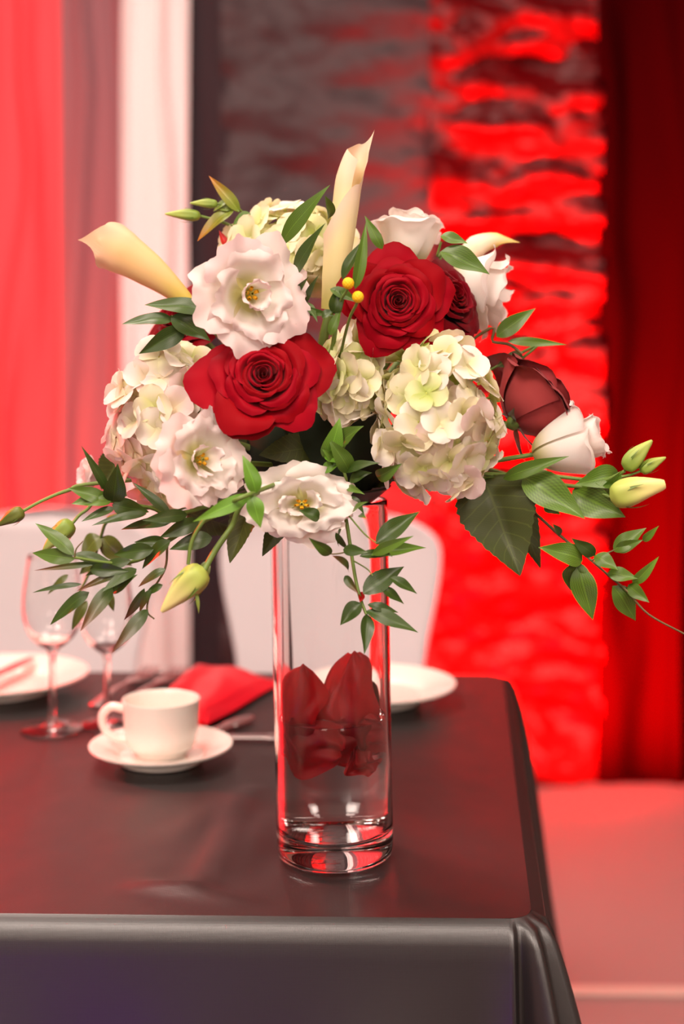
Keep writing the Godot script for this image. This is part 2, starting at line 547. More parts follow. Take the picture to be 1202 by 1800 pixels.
func materials() -> void:
	var weave := weave_texture()
	mat("cloth", Color(0.115, 0.09, 0.088), 0.42, {"metallic_specular": 0.8,  "heightmap_enabled": true, "heightmap_texture": weave, "heightmap_scale": 0.01, "uv1_triplanar": true, "uv1_scale": Vector3.ONE * 60.0})
	mat("petal", Color(1, 1, 1), 0.62, {"vertex_color_use_as_albedo": true, "backlight_enabled": true, "backlight": Color(0.8, 0.8, 0.8)})
	mat("rose", Color(1, 1, 1), 0.5, {"vertex_color_use_as_albedo": true, "metallic_specular": 0.16, "rim_enabled": true, "rim": 0.12, "rim_tint": 1.0})
	mat("loose_petal", Color(1, 1, 1), 0.4, {"vertex_color_use_as_albedo": true, "backlight_enabled": true, "backlight": Color(0.7, 0.7, 0.7)})
	mat("calla", Color(1, 1, 1), 0.5, {"vertex_color_use_as_albedo": true, "backlight_enabled": true, "backlight": Color(0.5, 0.5, 0.5)})
	mat("leaf", Color(1, 1, 1), 0.4, {"vertex_color_use_as_albedo": true, "albedo_texture": leaf_texture(), "backlight_enabled": true, "backlight": Color(0.35, 0.35, 0.35)})
	mat("broad_leaf", Color(1, 1, 1), 0.55, {"vertex_color_use_as_albedo": true, "albedo_texture": broad_leaf_texture(), "backlight_enabled": true, "backlight": Color(0.25, 0.25, 0.25)})
	mat("bud", Color(1, 1, 1), 0.5, {"vertex_color_use_as_albedo": true})
	mat("stem", Color(0.42, 0.52, 0.22), 0.5)
	mat("twig", Color(0.40, 0.34, 0.18), 0.6)
	mat("core", Color(0.62, 0.70, 0.30), 0.7)
	mat("bead", Color(0.82, 0.84, 0.42), 0.5)
	mat("pistil", Color(0.72, 0.70, 0.30), 0.5)
	mat("stamen", Color(0.93, 0.70, 0.10), 0.6)
	mat("yellow_ball", Color(0.96, 0.76, 0.05), 0.7)
	mat("foam", Color(0.10, 0.16, 0.07), 0.9)
	mat("plastic", Color(0.08, 0.12, 0.07), 0.5)
	mat("glass", Color(1, 1, 1, 0.0), 0.0, {"refraction_enabled": true, "refraction_scale": 0.05, "transparency": BaseMaterial3D.TRANSPARENCY_ALPHA, "cull_mode": BaseMaterial3D.CULL_BACK})
	mat("water", Color(1, 1, 1, 0.0), 0.0, {"refraction_enabled": true, "refraction_scale": 0.033, "transparency": BaseMaterial3D.TRANSPARENCY_ALPHA, "cull_mode": BaseMaterial3D.CULL_BACK})
	mat("china", Color(0.95, 0.92, 0.88), 0.22, {"clearcoat_enabled": true, "clearcoat": 0.5, "clearcoat_roughness": 0.1})
	mat("coffee", Color(0.80, 0.76, 0.66), 0.2)
	mat("steel", Color(0.92, 0.90, 0.89), 0.3, {"metallic": 1.0})
	mat("napkin", Color(0.76, 0.005, 0.10), 0.34, {"rim_enabled": true, "rim": 0.4})
	mat("spandex", Color(0.83, 0.79, 0.80), 0.6, {"rim_enabled": true, "rim": 0.3})
	mat("red_sheer", Color(0.95, 0.30, 0.34), 0.7)
	mat("mauve_sheer", Color(0.56, 0.38, 0.41), 0.7)
	mat("white_sheer", Color(0.97, 0.94, 0.94), 0.7)
	mat("black_drape", Color(0.17, 0.10, 0.13), 0.8)
	mat("grey_crush", Color(0.265, 0.185, 0.2), 0.6)
	mat("red_lit_crush", Color(0.40, 0.003, 0.025), 0.38, {"metallic_specular": 0.4})  # the grey crinkled fabric with the red uplight put into its colour
	mat("maroon_drape", Color(0.12, 0.001, 0.012), 0.9, {"metallic_specular": 0.1})
	mat("carpet", Color(0.69, 0.51, 0.50), 0.85, {"heightmap_enabled": true, "heightmap_texture": noise_texture(0.08, 5), "heightmap_scale": 0.3, "uv1_triplanar": true, "uv1_scale": Vector3.ONE * 3.0})  # grey carpet; the pink is red light spill put into its colour
	mat("unseen_dark_floor", Color(0.20, 0.12, 0.13), 0.95)  # out of view, made dark so the hanging cloth front reflects little
	mat("strip", Color(0.85, 0.72, 0.68), 0.6)
	mat("wall", Color(0.62, 0.57, 0.53), 0.8)
	mat("ceiling", Color(0.80, 0.77, 0.72), 0.9)
	mat("lamp_case", Color(0.05, 0.05, 0.05), 0.4)
	# base and tip colours of leaves: 0 deep green, 1 mid green, 2 bright green, 3 olive, 4 green with a reddish tip, 5 pale bud, 6 yellow-cream bud, 7 orange tinged, 8 dark broad leaf, 9 red
	green = [
		[lin(0.23, 0.32, 0.11), lin(0.28, 0.38, 0.14)], [lin(0.34, 0.46, 0.15), lin(0.38, 0.52, 0.18)], [lin(0.42, 0.62, 0.20), lin(0.48, 0.66, 0.24)], [lin(0.40, 0.44, 0.16), lin(0.36, 0.40, 0.14)],
		[lin(0.25, 0.35, 0.15), lin(0.50, 0.26, 0.16)], [lin(0.50, 0.60, 0.24), lin(0.66, 0.72, 0.34)], [lin(0.66, 0.72, 0.32), lin(0.92, 0.88, 0.56)], [lin(0.52, 0.60, 0.22), lin(0.82, 0.50, 0.20)],
		[lin(0.31, 0.35, 0.14), lin(0.28, 0.32, 0.13)], [lin(0.75, 0.10, 0.10), lin(0.8, 0.12, 0.12)],
	]

func lamp_panel(called: String, label: String, at_: Vector3, size: Vector2, energy: float, c: Color, upright := false) -> void:
	var t := thing(called, label, called.replace("_", " "), here(at_), called.replace("_", " ") + " panels")
	if upright:
		t.rotation.x = PI / 2
	obj("frame", box(Vector3(-size.x / 2 - 0.03, -0.02, -size.y / 2 - 0.03), Vector3(size.x / 2 + 0.03, 0.04, size.y / 2 + 0.03)), M.lamp_case, t)
	var glow := mat("lamp_glow", c, 0.6, {"emission_enabled": true, "emission": c, "emission_energy_multiplier": 1.0})
	obj("diffuser", box(Vector3(-size.x / 2, -0.028, -size.y / 2), Vector3(size.x / 2, -0.021, size.y / 2)), glow, t)
	var l := AreaLight3D.new()
	l.name = "lamp_area"
	l.area_size = size
	l.light_energy = energy
	l.light_color = c
	l.shadow_enabled = true
	l.area_range = 12.0
	l.area_attenuation = 2.0
	t.add_child(l)
	l.position = Vector3(0, -0.04, 0)
	l.rotation = Vector3(-PI / 2, 0, 0)

func uplight(label: String, p: Vector3, aim: Vector3, c: Color, energy: float, angle: float, soft := 0.9) -> void:
	var t := thing("uplight", label, "uplight", here(p), "")
	var dir := (aim - p).normalized()
	var b := face(dir)
	var stand := -p.y + 0.001 if p.y > 0.0 else -p.y - 0.379
	var can := obj("can", lathe([Vector2(0.001, -0.06), Vector2(0.05, -0.06), Vector2(0.055, -0.05), Vector2(0.055, 0.06), Vector2(0.05, 0.06), Vector2(0.05, 0.04), Vector2(0.001, 0.04)], 24), M.lamp_case, t)
	can.basis = b
	var lens := obj("lens_glow", lathe([Vector2(0.001, 0.042), Vector2(0.049, 0.042), Vector2(0.049, 0.046), Vector2(0.001, 0.047)], 24), mat("lens", c, 0.3, {"emission_enabled": true, "emission": c, "emission_energy_multiplier": 4.0}), t)
	lens.basis = b
	for s in [-1.0, 1.0]:
		obj("bracket", box(Vector3(s * 0.062 - 0.004, stand, -0.02), Vector3(s * 0.062 + 0.004, 0.01, 0.02)), M.lamp_case, t)
	obj("foot", box(Vector3(-0.07, stand, -0.06), Vector3(0.07, stand + 0.008, 0.06)), M.lamp_case, t)
	var l := SpotLight3D.new()
	l.name = "uplight_lamp"
	l.light_color = c
	l.light_energy = energy
	l.light_size = 0.05
	l.spot_angle = angle
	l.spot_angle_attenuation = soft
	l.spot_range = 12.0
	l.spot_attenuation = 2.0
	l.shadow_enabled = true
	t.add_child(l)
	l.transform = Transform3D(Basis.looking_at(dir, Vector3.UP if absf(dir.y) < 0.95 else Vector3.RIGHT), dir * 0.06)

# ---------------------------------------------------------------- drapes
func drape(called: String, label: String, x0: float, x1: float, y0: float, y1: float, z: float, folds: float, depth: float, m: Material, seed_: int, group := "") -> void:
	var n := noise(1.3, seed_, 3)
	var t := thing(called, label, "drape", here(Vector3((x0 + x1) / 2, y0, z)), group)
	var f := func(u: float, v: float) -> Vector3:
		var x := lerpf(x0, x1, u)
		var y := lerpf(y0, y1, v)
		var ph := folds * x + 1.1 * n.get_noise_2d(x * 1.5, y * 0.35) * 3.0
		var dz := depth * (sin(ph) + 0.45 * sin(ph * 2.3 + 1.0)) * (1.0 - 0.25 * v)
		return Vector3(x + 0.3 * depth * cos(ph), y, z + dz)
	obj("fabric", grid(220, 40, f, false, NO, t.position), m, t)
	obj("hem", tube([Vector3(x0 - t.position.x, 0.006, depth * 0.2), Vector3(0, 0.006, 0), Vector3(x1 - t.position.x, 0.006, depth * 0.2)], 0.006, 0.006), m, t)

func crush(called: String, label: String, x0: float, x1: float, y0: float, y1: float, z: float, amp: float, m: Material, seed_: int, fx: float, fy: float) -> void:
	var n := noise(1.0, seed_, 4)
	var n2 := noise(1.0, seed_ + 9, 3)
	var t := thing(called, label, "drape", here(Vector3((x0 + x1) / 2, y0, z)), "")
	var f := func(u: float, v: float) -> Vector3:
		var x := lerpf(x0, x1, u)
		var y := lerpf(y0, y1, v)
		var h := n.get_noise_2d(x * fx, y * fy)
		var g := n2.get_noise_2d(x * fx * 0.4 + y * 0.6, y * fy * 0.45)
		return Vector3(x, y, z + amp * (h * 0.8 + g * 1.2) + 0.02 * sin(x * 9.0))
	obj("fabric", grid(110, 260, f, false, NO, t.position), m, t)

# ---------------------------------------------------------------- table ware
func wine_glass(label: String, x: float, y: float, s: float) -> void:
	var t := thing("wine_glass", label, "wine glass", here(on_table(x, y) + Vector3(0, 0.0005, 0)), "wine glasses beside the cup")
	var o := [Vector2(0.0002, 0.0), Vector2(0.033, 0.0), Vector2(0.035, 0.001), Vector2(0.0345, 0.002), Vector2(0.02, 0.004), Vector2(0.008, 0.008), Vector2(0.0045, 0.016), Vector2(0.0038, 0.04), Vector2(0.0038, 0.075), Vector2(0.006, 0.09), Vector2(0.016, 0.098), Vector2(0.027, 0.11), Vector2(0.0335, 0.13), Vector2(0.0335, 0.155), Vector2(0.030, 0.18), Vector2(0.0275, 0.2)]
	var i := [Vector2(0.0265, 0.2), Vector2(0.029, 0.18), Vector2(0.0324, 0.155), Vector2(0.0324, 0.13), Vector2(0.026, 0.1115), Vector2(0.015, 0.1), Vector2(0.0002, 0.096)]
	var p := smooth_profile(o, 4) + smooth_profile(i, 4)
	for k in p.size():
		p[k] = Vector2(maxf(p[k].x, 0.0002), p[k].y) * s
	obj("glass", lathe(p, 48), M.glass, t)

func plate(label: String, c: Vector3, r: float, called := "plate", category := "plate") -> Node3D:
	var t := thing(called, label, category, here(c), "white dinner plates" if called == "plate" else "")
	var p := [Vector2(0.0005, 0.004), Vector2(0.5, 0.004), Vector2(0.52, 0.0), Vector2(0.58, 0.0), Vector2(0.6, 0.006), Vector2(0.72, 0.011), Vector2(0.98, 0.019), Vector2(1.0, 0.0215), Vector2(0.985, 0.0225), Vector2(0.74, 0.0155), Vector2(0.62, 0.0105), Vector2(0.55, 0.008), Vector2(0.0005, 0.0075)]
	for k in p.size():
		p[k] = Vector2(p[k].x * r, p[k].y * (1.0 if r > 0.08 else 0.8))
	obj("rim_and_well", lathe(smooth_profile(p, 3), 72), M.china, t)
	return t

func cutlery(called: String, label: String, a: Vector3, b: Vector3, kind: String) -> void:
	# from the handle's end a to the working end b, lying on the table
	var dir := b - a
	var L := dir.length()
	var x := dir.normalized()
	var z := x.cross(Vector3.UP).normalized()
	var t := thing(called, label, called.get_slice("_", called.get_slice_count("_") - 1), Transform3D(Basis(x, z.cross(x), z), a), "")
	var outline := func(s: float) -> float:
		if kind == "fork":
			return lerpf(0.008, 0.0035, smoothstep(0.0, 0.5, s)) if s < 0.55 else lerpf(0.0035, 0.0125, smoothstep(0.55, 0.72, s))
		if kind == "spoon":
			return lerpf(0.007, 0.003, smoothstep(0.0, 0.6, s)) if s < 0.65 else 0.003 + 0.015 * sin(PI * clampf((s - 0.65) / 0.36, 0, 1))
		return lerpf(0.008, 0.0075, s) if s < 0.45 else 0.0105 * sqrt(maxf(0.0, 1.0 - pow((s - 0.45) / 0.56, 4.0)))
	var stop := 0.74 if kind == "fork" else 1.0
	var body := func(u: float, v: float) -> Vector3:
		var g := -TAU * u
		var w: float = outline.call(v * stop)
		var lift := 0.004 + 0.008 * sin(PI * v) * (0.6 if kind != "knife" else 0.0)
		if v < 0.001 or v > 0.999:
			w *= 0.3
		return Vector3(v * stop * L, lift + 0.0016 * sin(g), w * cos(g))
	obj("handle" if kind == "fork" else "blade_and_handle" if kind == "knife" else "bowl_and_handle", grid(12, 40, body, true), M.steel, t)
	if kind == "fork":
		for k in 4:
			var zz := (k - 1.5) * 0.0066
			obj("tine", tube([Vector3(0.73 * L, 0.005, zz), Vector3(0.86 * L, 0.004, zz), Vector3(L, 0.009, zz)], 0.0021, 0.0012), M.steel, t)

func chair(label: String, cx: float, w: float, d: float) -> void:
	# a banquet chair under a tight white cover, its back towards the drapes
	var c := at(cx, 1000, d)
	c.y = 0.0
	var t := thing("covered_chair", label, "chair", here(c), "chairs under white covers behind the table")
	var half := w * d / F
	var body := func(u: float, v: float) -> Vector3:
		var g := -TAU * u
		var y := lerpf(0.44, 0.896, v)
		var from_top := 0.896 - y
		var w_ := half * (1.0 - 0.17 * smoothstep(0.08, 0.30, from_top))
		w_ *= sqrt(maxf(0.0, 1.0 - pow(maxf(0.0, 1.0 - from_top / 0.085), 2.6)))
		var th := 0.03 * minf(1.0, sqrt(from_top / 0.03 + 0.0001))
		var cs := cos(g)
		var sn := sin(g)
		var curve := -0.03 * (1.0 - cs * cs)
		return Vector3(w_ * signf(cs) * pow(absf(cs), 0.6), y, th * signf(sn) * pow(absf(sn), 0.7) + curve - 0.06 * (v - 0.2))
	obj("backrest", grid(56, 60, body, true), M.spandex, t)
	var seat := obj("seat", rounded_box(Vector3(half * 1.9, 0.07, 0.42), 0.03), M.spandex, t)
	seat.position = Vector3(0, 0.44, 0.2)
	var skirt := func(u: float, v: float) -> Vector3:
		var g := -TAU * u
		var k := 1.0 - 0.06 * sin(PI * v)
		return Vector3(half * 0.93 * k * signf(cos(g)) * pow(absf(cos(g)), 0.35), 0.02 + 0.42 * v, 0.2 + 0.2 * k * signf(sin(g)) * pow(absf(sin(g)), 0.35))
	obj("skirt", grid(48, 12, skirt, true), M.spandex, t)
	for sx in [-1.0, 1.0]:
		for sz in [0.03, 0.37]:
			obj("leg", tube([Vector3(sx * half * 0.8, 0.42, sz), Vector3(sx * half * 0.82, 0.2, sz), Vector3(sx * half * 0.84, 0.0, sz)], 0.013, 0.012), M.spandex, t)

func _ready() -> void:
	# ---- camera, air, exposure
	var cam := Camera3D.new()
	cam.name = "camera"
	add_child(cam)
	var att := CameraAttributesPhysical.new()
	att.frustum_focal_length = 50.0
	att.exposure_aperture = 3.2
	att.frustum_focus_distance = 1.13
	att.frustum_near = 0.05
	att.frustum_far = 60.0
	cam.attributes = att
	cam.projection = Camera3D.PROJECTION_FRUSTUM
	cam.near = 0.05
	cam.far = 60.0
	cam.size = 1800.0 / F * 0.05
	cam.frustum_offset = Vector2(0, -306.0 / F * 0.05)
	cam.position = Vector3(0, EYE, 0)
	cam.current = true
	var env := Environment.new()
	env.background_mode = Environment.BG_COLOR
	env.background_color = Color(0, 0, 0)
	env.tonemap_mode = Environment.TONE_MAPPER_LINEAR
	env.tonemap_exposure = 1.22
	env.sdfgi_enabled = true
	env.ssao_enabled = true
	env.ssil_enabled = true
	var we := WorldEnvironment.new()
	we.name = "environment"
	we.environment = env
	add_child(we)
	materials()
	make_floret_petals()

	# ---- lights: four warm ceiling panels, two added fill panels behind the eye, a red uplight on the drapes at each side, a violet one in the hall
	var warm := Color(1.0, 0.925, 0.875)
	lamp_panel("ceiling_light", "square ceiling light panel above the camera side, nearer the left wall", Vector3(-1.1, 3.35, 0.7), Vector2(1.1, 1.1), 8.6, warm)
	lamp_panel("ceiling_light", "square ceiling light panel above the camera side, nearer the right wall", Vector3(1.0, 3.35, 0.7), Vector2(1.1, 1.1), 5.4, warm)
	lamp_panel("ceiling_light", "square ceiling light panel over the table, nearer the left wall", Vector3(-1.0, 3.35, -1.9), Vector2(0.9, 0.9), 4.2, warm)
	lamp_panel("ceiling_light", "square ceiling light panel over the table, nearer the right wall", Vector3(0.9, 3.35, -1.6), Vector2(0.9, 0.9), 1.5, warm)
	lamp_panel("added_fill_light", "unseen tall fill light panel added behind the camera, nearer the left wall", Vector3(-1.3, 2.3, 2.94), Vector2(0.8, 1.5), 3.0, warm, true)  # unseen panels added to brighten flowers and chairs from the front
	lamp_panel("added_fill_light", "unseen tall fill light panel added behind the camera, nearer the right wall", Vector3(1.5, 2.3, 2.94), Vector2(0.5, 1.5), 2.0, warm, true)
	uplight("black can uplight on the floor behind the table, shining red up the crinkled drape", Vector3(0.27, 0.09, -3.05), Vector3(0.78, 0.74, -3.8), Color(1.0, 0.0, 0.01), 36.0, 49.0, 0.6)
	uplight("black can uplight on the floor behind the left chair, shining red up the sheer drapes", Vector3(-1.05, 0.09, -3.1), Vector3(-1.22, 1.0, -3.8), Color(1.0, 0.12, 0.14), 4.5, 46.0)
	uplight("black can light on a tall stand beyond the table's end, throwing red across the table", Vector3(-1.9, 1.75, -2.7), Vector3(-0.55, 0.75, -1.5), Color(1.0, 0.05, 0.10), 14.0, 17.0)
	uplight("black can uplight standing on the hall floor before the stage, shining violet", Vector3(-0.9, -0.29, 0.2), Vector3(-0.35, 0.4, -1.1), Color(0.6, 0.03, 0.9), 0.5, 22.0)
	uplight("small black can uplight close to the sheer drapes behind the left chair, shining amber", Vector3(-1.15, 0.09, -3.5), Vector3(-0.95, 0.85, -3.83), Color(1.0, 0.4, 0.05), 0.9, 22.0)

	# ---- the room
	struct("floor", box(Vector3(-3.5, -0.4, -4.4), Vector3(3.5, 0.0, -0.45)), M.carpet, "grey carpeted stage floor, pinkish from red light put into its colour")
	struct("floor", box(Vector3(-3.5, -0.5, -0.45), Vector3(3.5, -0.38, 3.0)), M.unseen_dark_floor, "unseen hall floor before the stage, made dark to dim reflections in the tablecloth front")
	struct("ceiling", box(Vector3(-3.5, 3.42, -4.4), Vector3(3.5, 3.52, 3.0)), M.ceiling, "plain pale ceiling above the hall")
	struct("wall_back", box(Vector3(-3.6, -0.5, -4.4), Vector3(3.6, 3.52, -4.3)), M.wall, "plain wall behind the drapes")
	struct("wall_front", box(Vector3(-3.6, -0.5, 3.0), Vector3(3.6, 3.52, 3.1)), M.wall, "plain wall behind the camera")
	struct("wall_left", box(Vector3(-3.6, -0.5, -4.4), Vector3(-3.5, 3.52, 3.1)), M.wall, "plain wall at one side of the hall")
	struct("wall_right", box(Vector3(3.5, -0.5, -4.4), Vector3(3.6, 3.52, 3.1)), M.wall, "plain wall at the other side of the hall")
	var strip := struct("trim_1", rounded_box(Vector3(3.2, 0.008, 0.035), 0.003), M.strip, "pale trim strip across the floor beside the table")
	strip.position = Vector3(1.6, 0.004, -2.57)
	strip.rotation.y = -0.02

	drapes()
	tablecloth()
	chair("white covered banquet chair with rounded back, standing behind the vase", 581, 198, 2.45)
	chair("white covered banquet chair behind the two wine glasses, cut by the edge", 75, 198, 2.45)
	tableware()
	vase()
	bouquet()

func drapes() -> void:
	var z := -3.85
	drape("red_drape", "sheer red drape with soft vertical folds at the edge of the backdrop", -2.7, -0.745, 0.004, 3.3, z, 34.0, 0.022, M.red_sheer, 3, "")
	drape("mauve_drape", "dusky mauve sheer drape between the red and the white ones", -0.76, -0.575, 0.004, 3.3, z + 0.03, 40.0, 0.012, M.mauve_sheer, 5, "")
	drape("white_drape", "bright white drape with narrow folds beside the black one", -0.585, -0.412, 0.004, 3.3, z + 0.05, 62.0, 0.014, M.white_sheer, 7, "")
	drape("black_drape", "narrow flat black drape between the white drape and the crinkled grey one", -0.43, -0.31, 0.004, 3.3, z + 0.01, 20.0, 0.006, M.black_drape, 9, "")
	crush("grey_drape", "dark grey crinkled taffeta drape behind the upright calla", -0.325, 0.245, 0.004, 3.3, z + 0.03, 0.022, M.grey_crush, 11, 4.0, 8.0)
	crush("crinkled_red_lit_drape", "crinkled satin drape lit red from below, that red also put into its colour", 0.235, 0.695, 0.004, 3.3, z + 0.05, 0.06, M.red_lit_crush, 21, 3.2, 8.0)
	drape("maroon_drape", "dark maroon velvet drape hanging at the edge of the crinkled red-lit one", 0.685, 1.9, 0.004, 3.3, z + 0.04, 30.0, 0.02, M.maroon_drape, 13, "")

func tablecloth() -> void:
	var a := Vector2(0.146, -1.092)     # front corner beside the vase, on the plan
	var b := Vector2(0.212, -1.885)     # back corner
	var left := Vector2(-1.0, -0.026).normalized()
	var c := b + left * 1.8
	var e := a + left * 1.8
	var r := 0.02
	var quad := [e, a, b, c]            # front edge first
	var creases := []
	for s in [[445, 1385, 345, 1560, 0.003, 0.010], [345, 1560, 250, 1556, 0.002, 0.012], [250, 1556, 420, 1580, 0.002, 0.012], [410, 1400, 300, 1480, 0.0022, 0.02], [470, 1440, 400, 1530, 0.0025, 0.018], [650, 1400, 760, 1560, 0.0012, 0.03]]:
		creases.append([on_table(s[0], s[1]), on_table(s[2], s[3]), s[4], s[5]])
	var n := noise(6.0, 4, 3)
	var height := func(x: float, z: float) -> float:
		var h := 0.0011 * n.get_noise_2d(x * 2.0, z)
		for k in creases:
			var p := Vector2(k[0].x, k[0].z)
			var q := Vector2(k[1].x, k[1].z)
			var t := clampf((Vector2(x, z) - p).dot(q - p) / (q - p).length_squared(), 0, 1)
			var dd: float = Vector2(x, z).distance_to(p.lerp(q, t)) / k[3]
			h += 1.8 * k[2] * exp(-dd * dd) * sin(PI * (0.15 + 0.7 * t))
		return h
	var root := thing("tablecloth", "black satin tablecloth hanging over the table edges with a flared corner", "tablecloth", here(Vector3(-0.4, 0.0, -1.5)))
	var corner := func(p: Vector2) -> Vector2:      # round the corners of the plan
		for k in 4:
			var q: Vector2 = quad[k]
			var x: Vector2 = (quad[(k + 3) % 4] - q).normalized()
			var y: Vector2 = (quad[(k + 1) % 4] - q).normalized()
			var m := q + (x + y) * r
			var l := p - m
			if l.dot(x) < 0.0 and l.dot(y) < 0.0 and l.length() > r:
				p = m + l.normalized() * r
		return p
	var top := func(u: float, v: float) -> Vector3:
		var p: Vector2 = corner.call((quad[0].lerp(quad[1], u)).lerp(quad[3].lerp(quad[2], u), v))
		var edge := minf(minf(u, 1.0 - u) * 1.8, minf(v, 1.0 - v) * 0.8)
		return Vector3(p.x, TOP - 0.001 + height.call(p.x, p.y) * smoothstep(0.0, 0.03, edge), p.y)
	# the outline, as points with their outward directions
	var ring := []
	for k in 4:
		var q: Vector2 = quad[k]
		var nx: Vector2 = quad[(k + 1) % 4]
		var x: Vector2 = (quad[(k + 3) % 4] - q).normalized()
		var y: Vector2 = (nx - q).normalized()
		var m := q + (x + y) * r
		var from := (-y).angle()
		var turn := angle_difference(from, (-x).angle())
		for i in 25:
			# start with the outward normal of the edge before, end with that of the edge after
			var n0 := Vector2(x.y, -x.x)
			n0 = n0 if n0.dot(y) < 0.0 else -n0
			var n1 := Vector2(y.y, -y.x)
			n1 = n1 if n1.dot(x) < 0.0 else -n1
			var dirn := n0.rotated(angle_difference(n0.angle(), n1.angle()) * i / 24.0)
			ring.append([m + dirn * r, dirn, 1.0 - absf(i / 12.0 - 1.0)])
		var my: Vector2 = nx + ((q - nx).normalized() + (quad[(k + 2) % 4] - nx).normalized()) * r
		var n2 := Vector2(y.y, -y.x)
		n2 = n2 if n2.dot(x) < 0.0 else -n2
		for i in 60:
			var g := (i + 1) / 61.0
			ring.append([(m + n2 * r).lerp(my + n2 * r, g), n2, 0.0])
	ring.append(ring[0])
	var N := ring.size() - 1
	var skirt := func(u: float, v: float) -> Vector3:
		var i := roundi(u * N)
		var p: Vector2 = ring[i][0]
		var d: Vector2 = ring[i][1]
		var k: float = ring[i][2]
		var e2 := v * v * 0.2 + v * 0.58
		var re := 0.012
		var arc := minf(e2 / re, PI / 2)
		var down := re * (1.0 - cos(arc)) + maxf(0.0, e2 - re * PI / 2)
		down = minf(down, TOP - 0.005)
		var share := clampf(down / 0.75, 0, 1)
		var wave := 0.016 * sin(p.x * 17.0 + 1.0) + 0.010 * sin(p.x * 41.0) + 0.014 * sin(p.y * 21.0)
		var cornered := k * (0.10 * share + 0.05 * sqrt(share)) + (0.035 * sqrt(share) * cos(k * 9.0) if k > 0.0 else 0.035 * sqrt(share) * 0.0)
		var out := re * sin(arc) + wave * smoothstep(0.02, 0.5, share) + 0.05 * share + cornered
		return Vector3(p.x + d.x * out, TOP - 0.001 - down, p.y + d.y * out)
	obj("cloth", joined([arrays(150, 90, top, false, NO, root.position), arrays(N, 50, skirt, true, NO, root.position)]), M.cloth, root)

func tableware() -> void:
	plate("white plate behind the vase, in front of the covered chair", at(655, 1232, (EYE - TOP) * F / (1232 - 594.0)) + Vector3(0, 0.001, 0), 0.101)
	plate("white plate with a knife across it, behind the wine glasses", at(2, 1215, (EYE - TOP) * F / (1215 - 594.0)) + Vector3(0, 0.001, 0), 0.108)
	var s := on_table(283, 1338)
	plate("white saucer carrying the coffee cup", s + Vector3(0, 0.001, 0), 0.0745, "saucer", "saucer")
	var t := thing("coffee_cup", "white coffee cup with a loop handle standing on its saucer", "cup", here(s + Vector3(0, 0.0075, 0)))
	var o := [Vector2(0.0005, 0.002), Vector2(0.022, 0.002), Vector2(0.023, 0.0), Vector2(0.026, 0.0), Vector2(0.028, 0.004), Vector2(0.034, 0.009), Vector2(0.0375, 0.017), Vector2(0.039, 0.03), Vector2(0.0405, 0.056), Vector2(0.0405, 0.058), Vector2(0.0385, 0.058), Vector2(0.037, 0.05), Vector2(0.036, 0.03), Vector2(0.034, 0.018), Vector2(0.026, 0.010), Vector2(0.0005, 0.008)]
	obj("bowl", lathe(smooth_profile(o, 4), 64), M.china, t)
	obj("handle", tube([Vector3(-0.037, 0.047, 0), Vector3(-0.052, 0.050, 0), Vector3(-0.062, 0.040, 0), Vector3(-0.059, 0.026, 0), Vector3(-0.047, 0.017, 0), Vector3(-0.036, 0.016, 0)], 0.0045, 0.0045), M.china, t)
	wine_glass("tall wine glass standing left of the cup, before the plate", 92, 1283, 0.99)
	wine_glass("smaller wine glass just behind the coffee cup handle", 188, 1275, 0.9)
	# folded napkin
	var q := [on_table(296, 1228), on_table(360, 1283), on_table(492, 1205), on_table(350, 1178)]
	var nap := thing("napkin", "folded red satin napkin lying between the cup and the vase", "napkin", here(q[0]))
	for layer in 4:
		var f := func(u: float, v: float) -> Vector3:
			var p: Vector3 = q[0].lerp(q[1], u).lerp(q[3].lerp(q[2], u), v)
			var puff := 0.003 + 0.0035 * layer + 0.004 * sin(PI * u) * (layer / 3.0) + 0.0012 * sin(v * 9.0 + layer) + 0.0022 * sin(u * 9.0 + v * 3.0)
			var edge := minf(minf(u, 1.0 - u), minf(v, 1.0 - v))
			p += (Vector3(0.006, 0, 0.004) * (layer - 1.5)) * (0.6 if layer % 2 == 0 else -0.4)
			return p + Vector3(0, puff * (0.55 + 0.45 * smoothstep(0.0, 0.08, edge)), 0)
		obj("fold", grid(24, 24, f, false, NO, nap.position), M.napkin, nap)
	cutlery("fork", "silver fork lying behind the cup, tines towards the chairs", on_table(165, 1248) + Vector3(0, 0.001, 0), on_table(268, 1184) + Vector3(0, 0.001, 0), "fork")
	cutlery("fork", "second silver fork lying beside the red napkin", on_table(212, 1252) + Vector3(0, 0.001, 0), on_table(318, 1184) + Vector3(0, 0.001, 0), "fork")
	cutlery("spoon", "silver spoon between the red napkin and the saucer", on_table(372, 1294) + Vector3(0, 0.001, 0), on_table(442, 1266) + Vector3(0, 0.001, 0), "knife")
	cutlery("table_knife", "silver table knife with its handle running behind the vase", on_table(398, 1302) + Vector3(0, 0.001, 0), on_table(560, 1303) + Vector3(0, 0.001, 0), "knife")
	cutlery("knife", "dinner knife lying across the plate behind the wine glasses", on_table(-40, 1240) + Vector3(0, 0.022, 0), on_table(58, 1190) + Vector3(0, 0.022, 0), "knife")

